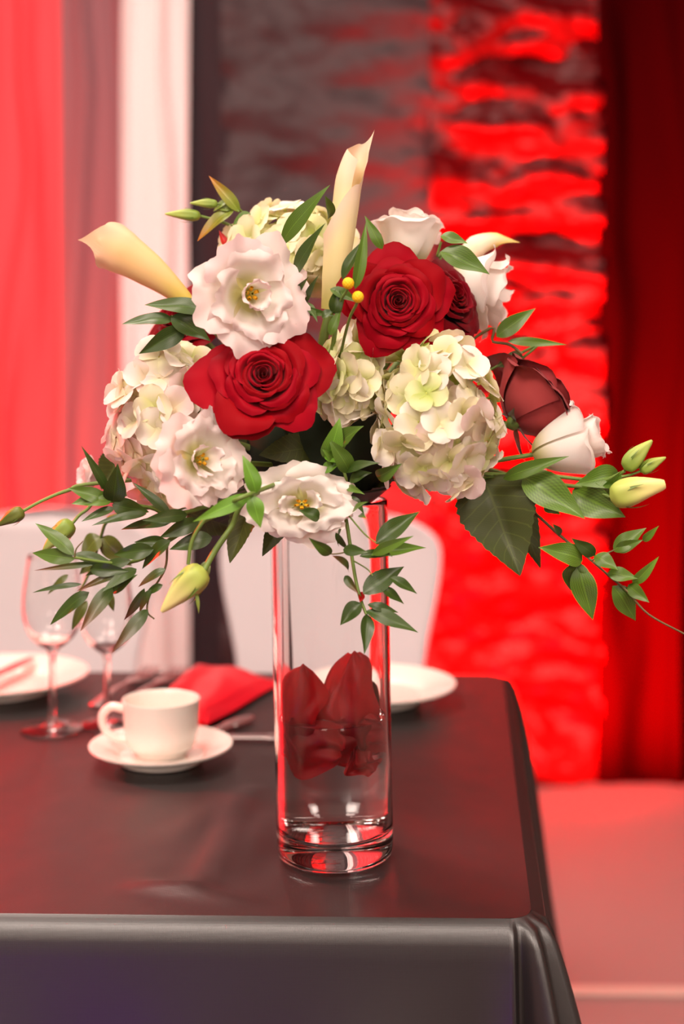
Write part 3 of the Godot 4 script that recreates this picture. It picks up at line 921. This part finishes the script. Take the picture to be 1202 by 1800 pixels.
func vase() -> void:
	var base := on_table(589, 1505)
	var t := thing("glass_vase", "tall clear glass cylinder vase holding water, petals and the flower arrangement", "vase", Transform3D(Basis(Vector3.BACK, 0.019), base + Vector3(0, 0.0012, 0)))
	var R := 0.0502
	var H := 0.305
	var o := [Vector2(0.0003, 0.0008), Vector2(R - 0.012, 0.0008), Vector2(R - 0.008, 0.0002), Vector2(R - 0.004, 0.001), Vector2(R - 0.001, 0.004), Vector2(R, 0.009), Vector2(R, 0.012), Vector2(R, 0.05)]
	for k in 6:
		o.append(Vector2(R + 0.0006 * (k + 1) / 6.0, lerpf(0.05, H - 0.002, (k + 1) / 6.0)))
	o += [Vector2(R + 0.0002, H - 0.0005), Vector2(R - 0.001, H), Vector2(R - 0.0025, H), Vector2(R - 0.0035, H - 0.0008), Vector2(R - 0.0038, H - 0.004)]
	for k in 5:
		o.append(Vector2(R - 0.004, lerpf(H - 0.01, 0.05, k / 4.0)))
	o += [Vector2(R - 0.004, 0.03), Vector2(R - 0.0045, 0.026), Vector2(R - 0.007, 0.0225), Vector2(R - 0.012, 0.021), Vector2(0.02, 0.0195), Vector2(0.0003, 0.0193)]
	obj("glass", lathe(o, 96), M.glass, t)
	var W := R - 0.0043
	var wl := 0.121
	var w := [Vector2(0.0003, 0.0197), Vector2(0.02, 0.0199), Vector2(W - 0.008, 0.0214), Vector2(W - 0.003, 0.0229), Vector2(W - 0.0006, 0.0262), Vector2(W, 0.031), Vector2(W, 0.07), Vector2(W, wl - 0.004), Vector2(W, wl), Vector2(W - 0.0012, wl - 0.0008), Vector2(W - 0.004, wl - 0.0014), Vector2(0.0003, wl - 0.0015)]
	obj("water", lathe(w, 96), M.water, t)
	# petals drifting at the water line
	var spots := [[518, 1318, 526, 1168, 98, 1.208, 0.16, "upright rose petal with a rounded top inside the vase, over the napkin side"], [618, 1322, 616, 1146, 104, 1.222, 0.14, "tallest dark rose petal standing up inside the vase"], [648, 1315, 662, 1196, 60, 1.236, 0.1, "brownish rose petal behind the tallest one inside the vase"], [492, 1296, 596, 1326, 92, 1.195, -0.1, "flat rose petal lying on the water at the front of the vase"], [572, 1318, 680, 1276, 86, 1.205, -0.12, "bright rose petal lying against the plate side of the vase"], [612, 1316, 648, 1352, 46, 1.2, 0.1, "small rose petal hanging below the water line in the vase"], [505, 1312, 560, 1240, 70, 1.225, 0.12, "rose petal half hidden behind the rounded upright one in the vase"]]
	var k := 0
	for s in spots:
		rng.seed = 70 + k
		var a := at(s[0], s[1], s[5])
		var b := at(s[2], s[3], s[5] + 0.004)
		var root := thing("rose_petal", s[7], "rose petal", here(a), "loose rose petals inside the vase")
		var tone := lin(0.72, 0.005, 0.08) if k != 2 else lin(0.55, 0.24, 0.14)
		var side := (b - a).cross(Vector3.BACK).normalized()
		var up := side.cross(b - a).normalized()
		var wd: float = s[4] * s[5] / F * 0.5
		var sd := rng.randf() * 6.0
		var bend: float = s[6]
		var f := func(u: float, v: float) -> Vector3:
			var x := u * 2.0 - 1.0
			var hw := wd * (0.35 + 0.65 * sqrt(clampf(v * 2.2, 0, 1))) * sqrt(maxf(0.02, 1.0 - pow(maxf(0.0, (v - 0.6) / 0.4), 2.4)))
			var q: Vector3 = a + (b - a) * v + side * (x * hw) + up * ((b - a).length() * bend * 4.0 * v * (1.0 - v) + 0.35 * hw * (0.5 - x * x) + 0.003 * sin(v * 7.0 + x * 3.0 + sd) + 0.002 * sin(x * 7.0 - v * 5.0 + sd * 2.0)) + side * (0.004 * sin(v * 6.0 + sd) + 0.003 * x * sin(v * 11.0 + sd * 3.0)) + (b - a) * ((0.10 * sin(x * 3.0 + sd) + 0.05 * sin(x * 8.0 + sd)) * v * hw / wd)
			var axis := Vector2(base.x - 0.019 * (q.y - base.y), base.z)      # keep inside the glass
			var o2 := Vector2(q.x, q.z) - axis
			var far := o2.length()
			if far > 0.036:
				o2 *= (0.036 + 0.0092 * (1.0 - exp(-(far - 0.036) / 0.0092))) / far
			return Vector3(axis.x + o2.x, q.y, axis.y + o2.y)
		var col := func(u: float, v: float) -> Color:
			return tone * lerpf(0.6, 1.1, v)
		obj("petal", grid(22, 22, f, false, col, a), M.loose_petal, root)
		k += 1

func bouquet() -> void:
	# the foam that holds the stems, on the vase
	var holder := thing("floral_foam", "dark green floral foam on a tray on the vase mouth, mostly hidden by leaves", "floral foam", here(Vector3(FOAM.x, 1.056, FOAM.z)))
	var fp := func(u: float, v: float) -> Vector3:
		var g := PI * (v - 0.5)
		return Vector3(0.062 * cos(g) * cos(-TAU * u), 0.045 + 0.05 * sin(g), 0.055 * cos(g) * sin(-TAU * u))
	obj("foam", grid(28, 16, fp, true), M.foam, holder)
	obj("tray", lathe([Vector2(0.001, 0.0), Vector2(0.045, 0.0), Vector2(0.06, 0.012), Vector2(0.062, 0.014), Vector2(0.058, 0.014), Vector2(0.044, 0.004), Vector2(0.001, 0.004)], 32), M.plastic, holder)

	# roses
	var crimson := lin(0.53, 0.001, 0.085)
	var bright := lin(0.60, 0.002, 0.088)
	rose("largest dark red rose, front and centre, just under the ruffled pink-white bloom", 464, 662, 1.085, 82, Vector3(0.04, 0.42, 1), 0.4, crimson, bright, 101)
	rose("open dark red rose beside the upright calla and the two yellow buttons", 699, 530, 1.12, 72, Vector3(0.14, 0.18, 1), 1.3, crimson, bright, 102)
	rose("darker red rose tucked behind the open one, facing the red drape", 793, 524, 1.17, 62, Vector3(0.6, 0.45, 0.6), 2.0, crimson, lin(0.42, 0.02, 0.08), 103, 0.25)
	rose("dull wine red rose seen from its side, beyond the large hydrangea head", 936, 712, 1.19, 108, Vector3(0.72, 0.62, -0.28), 0.7, crimson, lin(0.66, 0.27, 0.27), 104, 0.85)
	rose("dark red rose mostly hidden below the peach calla", 315, 555, 1.24, 64, Vector3(-0.5, 0.5, 0.5), 0.2, crimson, crimson, 105)
	rose("dark red rose peeping out at the outer edge of the pinkish hydrangea", 212, 755, 1.23, 48, Vector3(-0.9, 0.2, 0.25), 0.5, crimson, crimson, 106)

	# hydrangeas: tones 0 cream, 1 greenish, 2 pink, 3 ivory
	hydrangea("creamy hydrangea head with green heart at the top, behind the upright calla", 512, 446, 1.235, 112, 78, 90, 60, 201, [0, 0, 1, 3, 0])
	hydrangea("tall pinkish hydrangea head hanging at the leafy spray side of the front rose", 292, 745, 1.16, 88, 140, 90, 72, 202, [2, 3, 2, 3, 0, 2, 2])
	hydrangea("small greenish hydrangea cluster between the front rose and the large head", 612, 668, 1.14, 44, 70, 55, 34, 203, [0, 1, 0, 3, 3])
	hydrangea("largest cream hydrangea head with big florets, beside the side-on rose", 770, 742, 1.13, 104, 140, 95, 72, 204, [0, 3, 0, 3, 2, 3, 1, 3])

	# lisianthus
	lisianthus("large ruffled pink-white lisianthus directly above the front rose", 446, 516, 1.085, 78, Vector3(0.48, 0.02, 1), 0.3, 301, Vector3.ONE, 1.0, 0.8)
	lisianthus("ruffled pale lisianthus against the pinkish hydrangea, below the front rose's edge", 360, 808, 1.07, 68, Vector3(0.62, 0.06, 0.9), 1.1, 302, Vector3.ONE, 1.0, 0.7)
	lisianthus("wide cream lisianthus with yellow stamens hanging over the vase mouth", 530, 886, 1.09, 78, Vector3(0.0, 0.12, 1), 0.0, 303, Vector3(1.05, 1.0, 0.68), 1.0, 0.15)
	lisianthus("white lisianthus cup seen from outside at the very top, behind the open rose", 718, 432, 1.22, 66, Vector3(0.05, 1.0, -0.16), 0.6, 304, Vector3(1, 1, 1), 1.4, 0.3)
	lisianthus("white lisianthus cup leaning outwards behind the two upper roses", 828, 512, 1.23, 80, Vector3(0.85, -0.28, 0.12), 0.2, 305, Vector3.ONE, 1.45, 0.3)
	lisianthus("half-closed white lisianthus pointing at the bud cluster, under the side-on rose", 988, 786, 1.16, 64, Vector3(1.0, 0.28, 0.1), 0.9, 306, Vector3(0.95, 1.0, 0.95), 2.0, 0.4)
	lisianthus("small pinkish lisianthus half hidden below the outermost rose", 160, 835, 1.24, 30, Vector3(-0.7, 0.2, 0.5), 0.1, 307, Vector3.ONE, 1.2, 0.8)
	lisianthus("pale pink lisianthus mostly hidden under the half-closed one", 925, 850, 1.24, 36, Vector3(0.6, -0.5, 0.5), 0.4, 308, Vector3.ONE, 1.2, 0.8)

	# callas
	var q := PI / 2
	calla("upright cream calla lily rolled into a tall tube, highest in the arrangement", [[580, 545, 1.17, 13], [590, 490, 1.17, 20], [599, 425, 1.17, 24], [606, 365, 1.17, 26], [613, 315, 1.17, 26], [627, 272, 1.17, 21], [656, 226, 1.17, 3]], -5.06, PI, [[-5.1, 0.80], [-PI, 0.84], [-1.9, 0.9], [-0.35, 1.0], [0.1, 0.82], [0.8, 0.64], [PI, 0.36]], 0.12, lin(0.82, 0.80, 0.45), lin(0.94, 0.88, 0.64), lin(0.96, 0.86, 0.75))
	calla("peach calla lily leaning out over the white drape, tip pointing away", [[352, 555, 1.2, 10], [310, 512, 1.2, 20], [265, 475, 1.2, 32], [215, 442, 1.2, 40], [178, 425, 1.2, 34], [137, 422, 1.2, 3]], q - 3.5, q + 3.3, [[q - 3.5, 0.66], [q - 2.0, 0.66], [q - 0.9, 0.78], [q, 1.0], [q + 0.9, 0.78], [q + 2.0, 0.70], [q + 3.3, 0.62]], 0.3, lin(0.80, 0.74, 0.22), lin(0.93, 0.78, 0.54), lin(0.94, 0.76, 0.62))
	calla("small pale calla lily with a yellow tip, behind the leaning white cup", [[805, 480, 1.27, 10], [820, 452, 1.27, 18], [838, 434, 1.27, 22], [862, 424, 1.27, 15], [885, 423, 1.27, 8], [914, 427, 1.27, 2]], q - 3.5, q + 3.3, [[q - 3.5, 0.6], [q - 1.2, 0.7], [q + 0.2, 1.0], [q + 1.5, 0.7], [q + 3.3, 0.6]], 0.2, lin(0.93, 0.90, 0.70), lin(0.96, 0.90, 0.78), lin(0.93, 0.80, 0.45))

	# yellow buttons
	for s in [[612, 498, "upper of the two tiny round yellow buttons beside the open rose"], [629, 522, "lower of the two tiny round yellow buttons beside the open rose"]]:
		var t := thing("button_flower", s[2], "button flower", here(at(s[0], s[1], 1.075)), "yellow button flowers")
		var ball := func(u: float, v: float) -> Vector3:
			var g := PI * (v - 0.5)
			return Vector3(cos(g) * cos(-TAU * u), sin(g), cos(g) * sin(-TAU * u)) * 0.0044 * (1.0 + 0.05 * sin(u * 62.0) * sin(v * 30.0))
		obj("head", grid(40, 24, ball, true), M.yellow_ball, t)
		obj("stem", tube([Vector3(0, -0.003, 0), Vector3(-0.01, -0.03, -0.03), FOAM - t.position], 0.0012, 0.0012), M.stem, t)
	greenery()

func greenery() -> void:
	var r := "ruscus sprigs in the arrangement"
	# dense spray hanging out on the left, upper tier
	var t := sprig("ruscus_sprig", "dark ruscus sprig with glossy pointed leaves, upper tier of the spray before the chair", "ruscus sprig", r, 300, 925, 1.14)
	st(t, [Vector2(330, 900), Vector2(262, 892), Vector2(190, 880)], 1.15, 1.11, 0.0022, 0.0012, null, true)
	for l in [[186, 878, 120, 858, 24, 1], [197, 880, 126, 886, 30, 1], [193, 868, 143, 784, 15, 0], [199, 882, 207, 815, 36, 0], [201, 893, 143, 917, 15, 0], [197, 887, 262, 900, 30, 0], [258, 903, 161, 924, 16, 0], [300, 919, 213, 931, 22, 0], [294, 952, 236, 953, 20, 0], [300, 905, 233, 848, 16, 0], [373, 945, 298, 966, 30, 0], [350, 915, 280, 945, 26, 0], [330, 905, 250, 915, 22, 0]]:
		lf(t, l[0], l[1], l[2], l[3], l[4], 1.11, 1.09 + rng.randf() * 0.04, l[5])
	t = sprig("ruscus_sprig", "dark ruscus sprig reaching over the nearest wine glass, lower tier of the spray", "ruscus sprig", r, 320, 940, 1.14)
	st(t, [Vector2(360, 915), Vector2(300, 948), Vector2(250, 982), Vector2(200, 990), Vector2(130, 980)], 1.14, 1.08, 0.0024, 0.001, null, true)
	st(t, [Vector2(131, 981), Vector2(134, 965), Vector2(146, 951)], 1.08, 1.08, 0.0007, 0.0004, M.twig, false, "tendril")
	st(t, [Vector2(294, 957), Vector2(290, 1000), Vector2(264, 1045), Vector2(259, 1075), Vector2(271, 1088)], 1.1, 1.09, 0.001, 0.0006, M.twig, false, "side_stem")
	for l in [[130, 976, 62, 920, 25, 1], [131, 983, 57, 972, 26, 1], [170, 990, 60, 1003, 10, 4], [144, 1027, 57, 1042, 10, 0], [157, 1041, 88, 1099, 26, 0], [197, 1031, 141, 1110, 26, 4], [224, 1003, 135, 1039, 14, 4], [128, 976, 207, 995, 20, 0], [158, 1000, 228, 1004, 22, 0], [198, 1042, 242, 1010, 20, 0], [291, 1000, 243, 1032, 16, 4], [254, 1034, 218, 1090, 15, 4], [266, 1036, 245, 1077, 13, 4], [260, 1071, 196, 1148, 22, 4], [286, 1028, 255, 1046, 13, 0], [230, 985, 150, 1012, 20, 0], [240, 1000, 180, 1040, 22, 0], [270, 965, 200, 975, 26, 0], [300, 950, 250, 1000, 26, 0]]:
		lf(t, l[0], l[1], l[2], l[3], l[4], 1.09, 1.06 + rng.randf() * 0.05, l[5])
	t = sprig("ruscus_sprig", "blurred olive green sprig hanging behind the dark spray at the chair", "ruscus sprig", r, 178, 945, 1.25)
	st(t, [Vector2(230, 900), Vector2(190, 915), Vector2(177, 945), Vector2(160, 1000), Vector2(130, 1060)], 1.23, 1.27, 0.002, 0.001, null, true)
	for l in [[177, 943, 143, 978, 36, 3], [180, 943, 232, 995, 36, 3], [153, 1056, 126, 1108, 18, 3], [120, 1010, 84, 1045, 12, 3], [176, 975, 140, 1010, 22, 3], [190, 1040, 200, 1075, 14, 3]]:
		lf(t, l[0], l[1], l[2], l[3], l[4], 1.25, 1.25, l[5])

	# buds on the left
	var g := "lisianthus bud stems"
	t = sprig("lisianthus_bud", "closed bud at the end of a long bare stem, furthest out over the chair", "flower bud", g, 41, 898, 1.15)
	st(t, [Vector2(185, 848), Vector2(120, 862), Vector2(75, 880), Vector2(41, 898)], 1.18, 1.15, 0.0018, 0.0014, null, true)
	bud(t, 42, 898, -4, 924, 13, 1.15, 3)
	t = sprig("lisianthus_bud", "short green bud hanging just above the pointed pair of ruscus leaves", "flower bud", g, 127, 920, 1.17)
	st(t, [Vector2(215, 870), Vector2(150, 898), Vector2(127, 920)], 1.18, 1.17, 0.0018, 0.0014, null, true)
	bud(t, 128, 918, 76, 968, 17, 1.17, 5)
	t = sprig("lisianthus_bud", "big pale green bud drooping on an arched stem before the black drape", "flower bud", g, 360, 998, 1.06)
	st(t, [Vector2(440, 872), Vector2(408, 925), Vector2(378, 968), Vector2(359, 1002)], 1.08, 1.06, 0.0022, 0.0024, null, true)
	bud(t, 361, 1000, 284, 1075, 25, 1.06, 6)
	lf(t, 366, 985, 352, 1045, 22, 1.075, 1.075, 3, 0.1)
	lf(t, 344, 1040, 349, 1079, 6, 1.06, 1.06, 5, 0.2)
	t = sprig("lisianthus_sprig", "bright green arching stem with clasping leaves beside the hanging cream bloom", "flower stem", "", 440, 872, 1.05)
	st(t, [Vector2(446, 866), Vector2(400, 886), Vector2(362, 912), Vector2(338, 950), Vector2(331, 992)], 1.05, 1.05, 0.0018, 0.0014, null, true)
	lf(t, 450, 868, 426, 800, 28, 1.05, 1.05, 2, 0.1)
	lf(t, 438, 871, 339, 917, 24, 1.05, 1.04, 2, 0.06)
	lf(t, 441, 871, 458, 928, 28, 1.05, 1.05, 2, 0.08)

	# sprig trailing down in front of the vase
	t = sprig("ruscus_sprig", "slender ruscus sprig trailing down the front of the vase", "ruscus sprig", r, 608, 905, 1.09)
	st(t, [Vector2(600, 880), Vector2(608, 912), Vector2(616, 962), Vector2(625, 1018), Vector2(634, 1054), Vector2(644, 1080)], 1.11, 1.08, 0.0018, 0.0012, null, true)
	st(t, [Vector2(620, 968), Vector2(585, 974), Vector2(560, 966)], 1.085, 1.08, 0.0006, 0.0005, M.twig, false, "tendril")
	st(t, [Vector2(612, 905), Vector2(640, 938), Vector2(662, 955)], 1.09, 1.08, 0.0007, 0.0006, null, false, "side_stem")
	st(t, [Vector2(620, 985), Vector2(645, 1000), Vector2(655, 1012)], 1.085, 1.08, 0.0006, 0.0005, null, false, "side_stem")
	for l in [[660, 957, 738, 899, 27, 0], [652, 976, 749, 963, 20, 1], [655, 974, 727, 942, 16, 1], [632, 978, 692, 974, 14, 0], [603, 966, 647, 971, 16, 0], [582, 974, 542, 945, 16, 1], [638, 1044, 710, 996, 30, 0], [685, 1016, 733, 1044, 15, 0], [668, 1033, 710, 1062, 15, 0], [634, 1060, 598, 1099, 24, 0], [646, 1063, 700, 1077, 14, 0], [643, 1074, 735, 1112, 22, 0], [645, 1080, 640, 1150, 20, 0], [612, 1004, 584, 977, 18, 4], [590, 936, 611, 965, 10, 0], [561, 912, 525, 897, 20, 0], [619, 901, 647, 882, 11, 1], [632, 905, 645, 912, 8, 1], [606, 1012, 630, 1044, 12, 4], [600, 930, 596, 962, 12, 0], [633, 1058, 636, 1040, 9, 9], [664, 960, 690, 979, 9, 0]]:
		lf(t, l[0], l[1], l[2], l[3], l[4] * 1.15, 1.08, 1.06 + rng.randf() * 0.04, l[5])

	# leaves in the gap under the front rose
	t = sprig("ruscus_sprig", "bright green curled leaves in the gap between front rose and large hydrangea", "ruscus sprig", r, 600, 850, 1.13)
	st(t, [Vector2(606, 850), Vector2(602, 820), Vector2(598, 790), Vector2(590, 760)], 1.13, 1.11, 0.0015, 0.001, null, true)
	for l in [[573, 808, 597, 734, 34, 2], [572, 800, 604, 818, 26, 2], [567, 828, 602, 812, 18, 2], [602, 782, 639, 749, 28, 1], [614, 830, 577, 771, 30, 1], [608, 830, 668, 814, 18, 0], [662, 838, 706, 815, 24, 1], [614, 846, 654, 831, 20, 0], [610, 857, 641, 869, 12, 1], [612, 872, 640, 905, 14, 0], [590, 815, 566, 790, 20, 1], [604, 790, 590, 770, 18, 1]]:
		lf(t, l[0], l[1], l[2], l[3], l[4], 1.10, 1.08 + rng.randf() * 0.03, l[5], 0.12)

	# broad hydrangea leaves
	var h := "broad toothed hydrangea leaves"
	for s in [[850, 842, 914, 1012, 134, 1.16, 1.13, "largest broad toothed leaf hanging below the large hydrangea, tip down"], [885, 850, 950, 1000, 62, 1.18, 1.17, "narrower broad leaf overlapping behind the largest hanging one"], [548, 790, 455, 800, 62, 1.16, 1.13, "dark broad leaf in the shade under the front rose"], [452, 875, 404, 990, 62, 1.18, 1.16, "brownish green broad leaf hanging before the central chair"], [508, 905, 461, 978, 46, 1.15, 1.12, "dark broad leaf below the cream bloom at the vase mouth"], [215, 800, 178, 860, 60, 1.22, 1.22, "dull broad leaf behind the outermost small ruscus leaves"], [920, 628, 872, 645, 30, 1.2, 1.2, "small dark leaf between the large hydrangea and the side-on rose"], [640, 800, 560, 850, 60, 1.2, 1.18, "dark broad leaf deep in the gap above the vase mouth"], [430, 760, 500, 850, 70, 1.2, 1.19, "dark broad leaf behind the front rose's lower petals"], [690, 830, 600, 860, 50, 1.21, 1.2, "dark broad leaf under the large hydrangea's inner edge"], [330, 900, 430, 935, 60, 1.22, 1.2, "dark broad leaf under the pinkish hydrangea's lower edge"]]:
		t = sprig("broad_leaf", s[7], "leaf", h, s[0], s[1], s[5])
		var tone := 8 if s[0] != 452 else 3
		lf(t, s[0], s[1], s[2], s[3], s[4], s[5], s[6], tone, 0.05, true)
		st(t, [Vector2(s[0] - 4, s[1] - 8), Vector2(s[0], s[1]), Vector2(lerpf(s[0], s[2], 0.1), lerpf(s[1], s[3], 0.1))], s[5], s[5], 0.0013, 0.001, null, true)

	# right: trailing sprig
	t = sprig("ruscus_sprig", "long ruscus sprig trailing down before the bright red drape", "ruscus sprig", r, 936, 899, 1.14)
	st(t, [Vector2(900, 878), Vector2(936, 899), Vector2(991, 947), Vector2(1033, 980), Vector2(1068, 1010), Vector2(1103, 1040), Vector2(1140, 1080), Vector2(1206, 1116)], 1.16, 1.1, 0.0016, 0.0007, M.twig, true)
	st(t, [Vector2(1040, 985), Vector2(1068, 972), Vector2(1090, 962)], 1.12, 1.12, 0.0008, 0.0006, M.twig, false, "side_stem")
	for l in [[1024, 985, 946, 962, 30, 1], [1014, 986, 1003, 1038, 36, 1], [1016, 995, 1042, 1090, 33, 1], [1046, 976, 1004, 946, 18, 0], [1044, 977, 1086, 1002, 22, 1], [1068, 1007, 1121, 1017, 19, 1], [1078, 969, 1136, 928, 22, 1], [1082, 967, 1130, 949, 15, 1], [1130, 951, 1158, 924, 10, 2], [1112, 1026, 1158, 978, 15, 2], [1076, 1030, 1117, 1091, 30, 1], [1104, 1028, 1141, 1059, 18, 1], [985, 940, 970, 920, 10, 0]]:
		lf(t, l[0], l[1], l[2], l[3], l[4] * 1.25, 1.12, 1.10 + rng.randf() * 0.03, l[5])

	# right: bud cluster with broad clasping leaves
	t = sprig("lisianthus_bud", "spray of three closed buds with clasping green leaves, outermost before the maroon drape", "flower bud", g, 920, 838, 1.16)
	st(t, [Vector2(900, 835), Vector2(963, 836), Vector2(1019, 842), Vector2(1060, 845), Vector2(1098, 828)], 1.16, 1.12, 0.002, 0.0014, null, true)
	st(t, [Vector2(960, 838), Vector2(990, 852), Vector2(1035, 858), Vector2(1072, 874)], 1.155, 1.12, 0.0018, 0.0015, null, false, "side_stem")
	st(t, [Vector2(1092, 838), Vector2(1110, 834), Vector2(1126, 828)], 1.12, 1.12, 0.0012, 0.001, null, false, "side_stem")
	for l in [[884, 842, 1000, 802, 24, 1], [918, 838, 1028, 912, 56, 1], [1090, 838, 1010, 852, 42, 1], [1006, 862, 1099, 909, 56, 1], [1052, 873, 1093, 827, 38, 2], [960, 885, 985, 905, 22, 1]]:
		lf(t, l[0], l[1], l[2], l[3], l[4], 1.14, 1.12, l[5], 0.07)
	bud(t, 1098, 826, 1146, 774, 16, 1.12, 5)
	bud(t, 1125, 829, 1170, 804, 11, 1.12, 5)
	bud(t, 1072, 877, 1168, 851, 24, 1.11, 6, 0.6)

	# leaves round the upper right
	t = sprig("ruscus_sprig", "glossy ruscus leaves between the two white cups at the upper drape side", "ruscus sprig", r, 800, 470, 1.2)
	st(t, [Vector2(760, 480), Vector2(768, 450), Vector2(775, 425)], 1.21, 1.2, 0.0014, 0.001, null, true)
	for l in [[773, 443, 860, 482, 40, 1], [774, 415, 822, 428, 20, 1]]:
		lf(t, l[0], l[1], l[2], l[3], l[4], 1.15, 1.15, l[5])
	t = sprig("ruscus_sprig", "ruscus sprig with one long thin leaf, between leaning cup and side-on rose", "ruscus sprig", r, 860, 600, 1.2)
	st(t, [Vector2(840, 590), Vector2(866, 601), Vector2(895, 606), Vector2(918, 622)], 1.2, 1.19, 0.0014, 0.0012, M.twig, true)
	for l in [[872, 592, 941, 542, 28, 1], [892, 600, 996, 606, 15, 1], [895, 683, 928, 660, 7, 2], [1030, 775, 1058, 768, 10, 1], [1045, 800, 1066, 784, 14, 1]]:
		lf(t, l[0], l[1], l[2], l[3], l[4], 1.19, 1.19, l[5])
	t = sprig("ruscus_sprig", "pair of slim upright leaves beside the open rose and yellow buttons", "ruscus sprig", r, 612, 510, 1.1)
	st(t, [Vector2(590, 580), Vector2(598, 545), Vector2(606, 512)], 1.12, 1.1, 0.0016, 0.0012, null, true)
	for l in [[624, 508, 643, 391, 20, 1], [602, 492, 641, 420, 18, 0], [672, 438, 641, 379, 18, 1], [580, 508, 631, 533, 18, 1], [588, 552, 594, 502, 22, 0], [566, 560, 590, 545, 16, 0], [580, 590, 600, 540, 16, 1]]:
		lf(t, l[0], l[1], l[2], l[3], l[4], 1.09, 1.09, l[5])

	# top
	t = sprig("ruscus_sprig", "ruscus sprig with three long leaves standing before the top hydrangea", "ruscus sprig", r, 505, 485, 1.12)
	st(t, [Vector2(520, 540), Vector2(512, 505), Vector2(497, 455), Vector2(487, 420)], 1.14, 1.12, 0.0014, 0.001, null, true)
	for l in [[494, 430, 580, 325, 30, 1], [517, 488, 572, 392, 27, 0], [500, 473, 382, 448, 24, 0], [578, 384, 571, 344, 22, 1], [516, 517, 542, 487, 11, 0], [536, 534, 561, 482, 11, 0], [527, 547, 590, 556, 13, 0], [533, 530, 558, 567, 16, 0], [541, 540, 520, 570, 9, 1]]:
		lf(t, l[0], l[1], l[2], l[3], l[4], 1.12, 1.10, l[5])
	t = sprig("ruscus_sprig", "fan of four glossy leaves below the peach calla", "ruscus sprig", r, 340, 560, 1.13)
	st(t, [Vector2(390, 590), Vector2(350, 575), Vector2(322, 562), Vector2(300, 556)], 1.15, 1.12, 0.0016, 0.001, null, true)
	for l in [[362, 546, 254, 536, 32, 0], [304, 563, 214, 570, 27, 0], [300, 557, 370, 600, 36, 0], [327, 576, 244, 622, 32, 0], [366, 560, 340, 545, 16, 1], [352, 560, 362, 530, 14, 2]]:
		lf(t, l[0], l[1], l[2], l[3], l[4], 1.12, 1.12, l[5])
	t = sprig("lisianthus_bud", "pale green buds and orange tipped leaves at the top before the black drape", "flower bud", g, 440, 420, 1.22)
	st(t, [Vector2(470, 440), Vector2(430, 412), Vector2(395, 392), Vector2(353, 380)], 1.24, 1.22, 0.0018, 0.0012, null, true)
	st(t, [Vector2(445, 420), Vector2(430, 380), Vector2(415, 362)], 1.23, 1.22, 0.0014, 0.001, null, false, "side_stem")
	st(t, [Vector2(420, 372), Vector2(400, 362), Vector2(382, 358)], 1.22, 1.22, 0.0012, 0.001, null, false, "side_stem")
	for l in [[421, 372, 367, 309, 20, 7], [411, 368, 347, 424, 28, 7], [441, 376, 409, 396, 18, 1], [398, 434, 385, 405, 12, 9], [408, 365, 378, 366, 12, 5], [400, 352, 375, 372, 12, 5]]:
		lf(t, l[0], l[1], l[2], l[3], l[4], 1.22, 1.22, l[5])
	bud(t, 353, 380, 290, 376, 10, 1.22, 5)
	bud(t, 383, 359, 334, 357, 8, 1.22, 5)
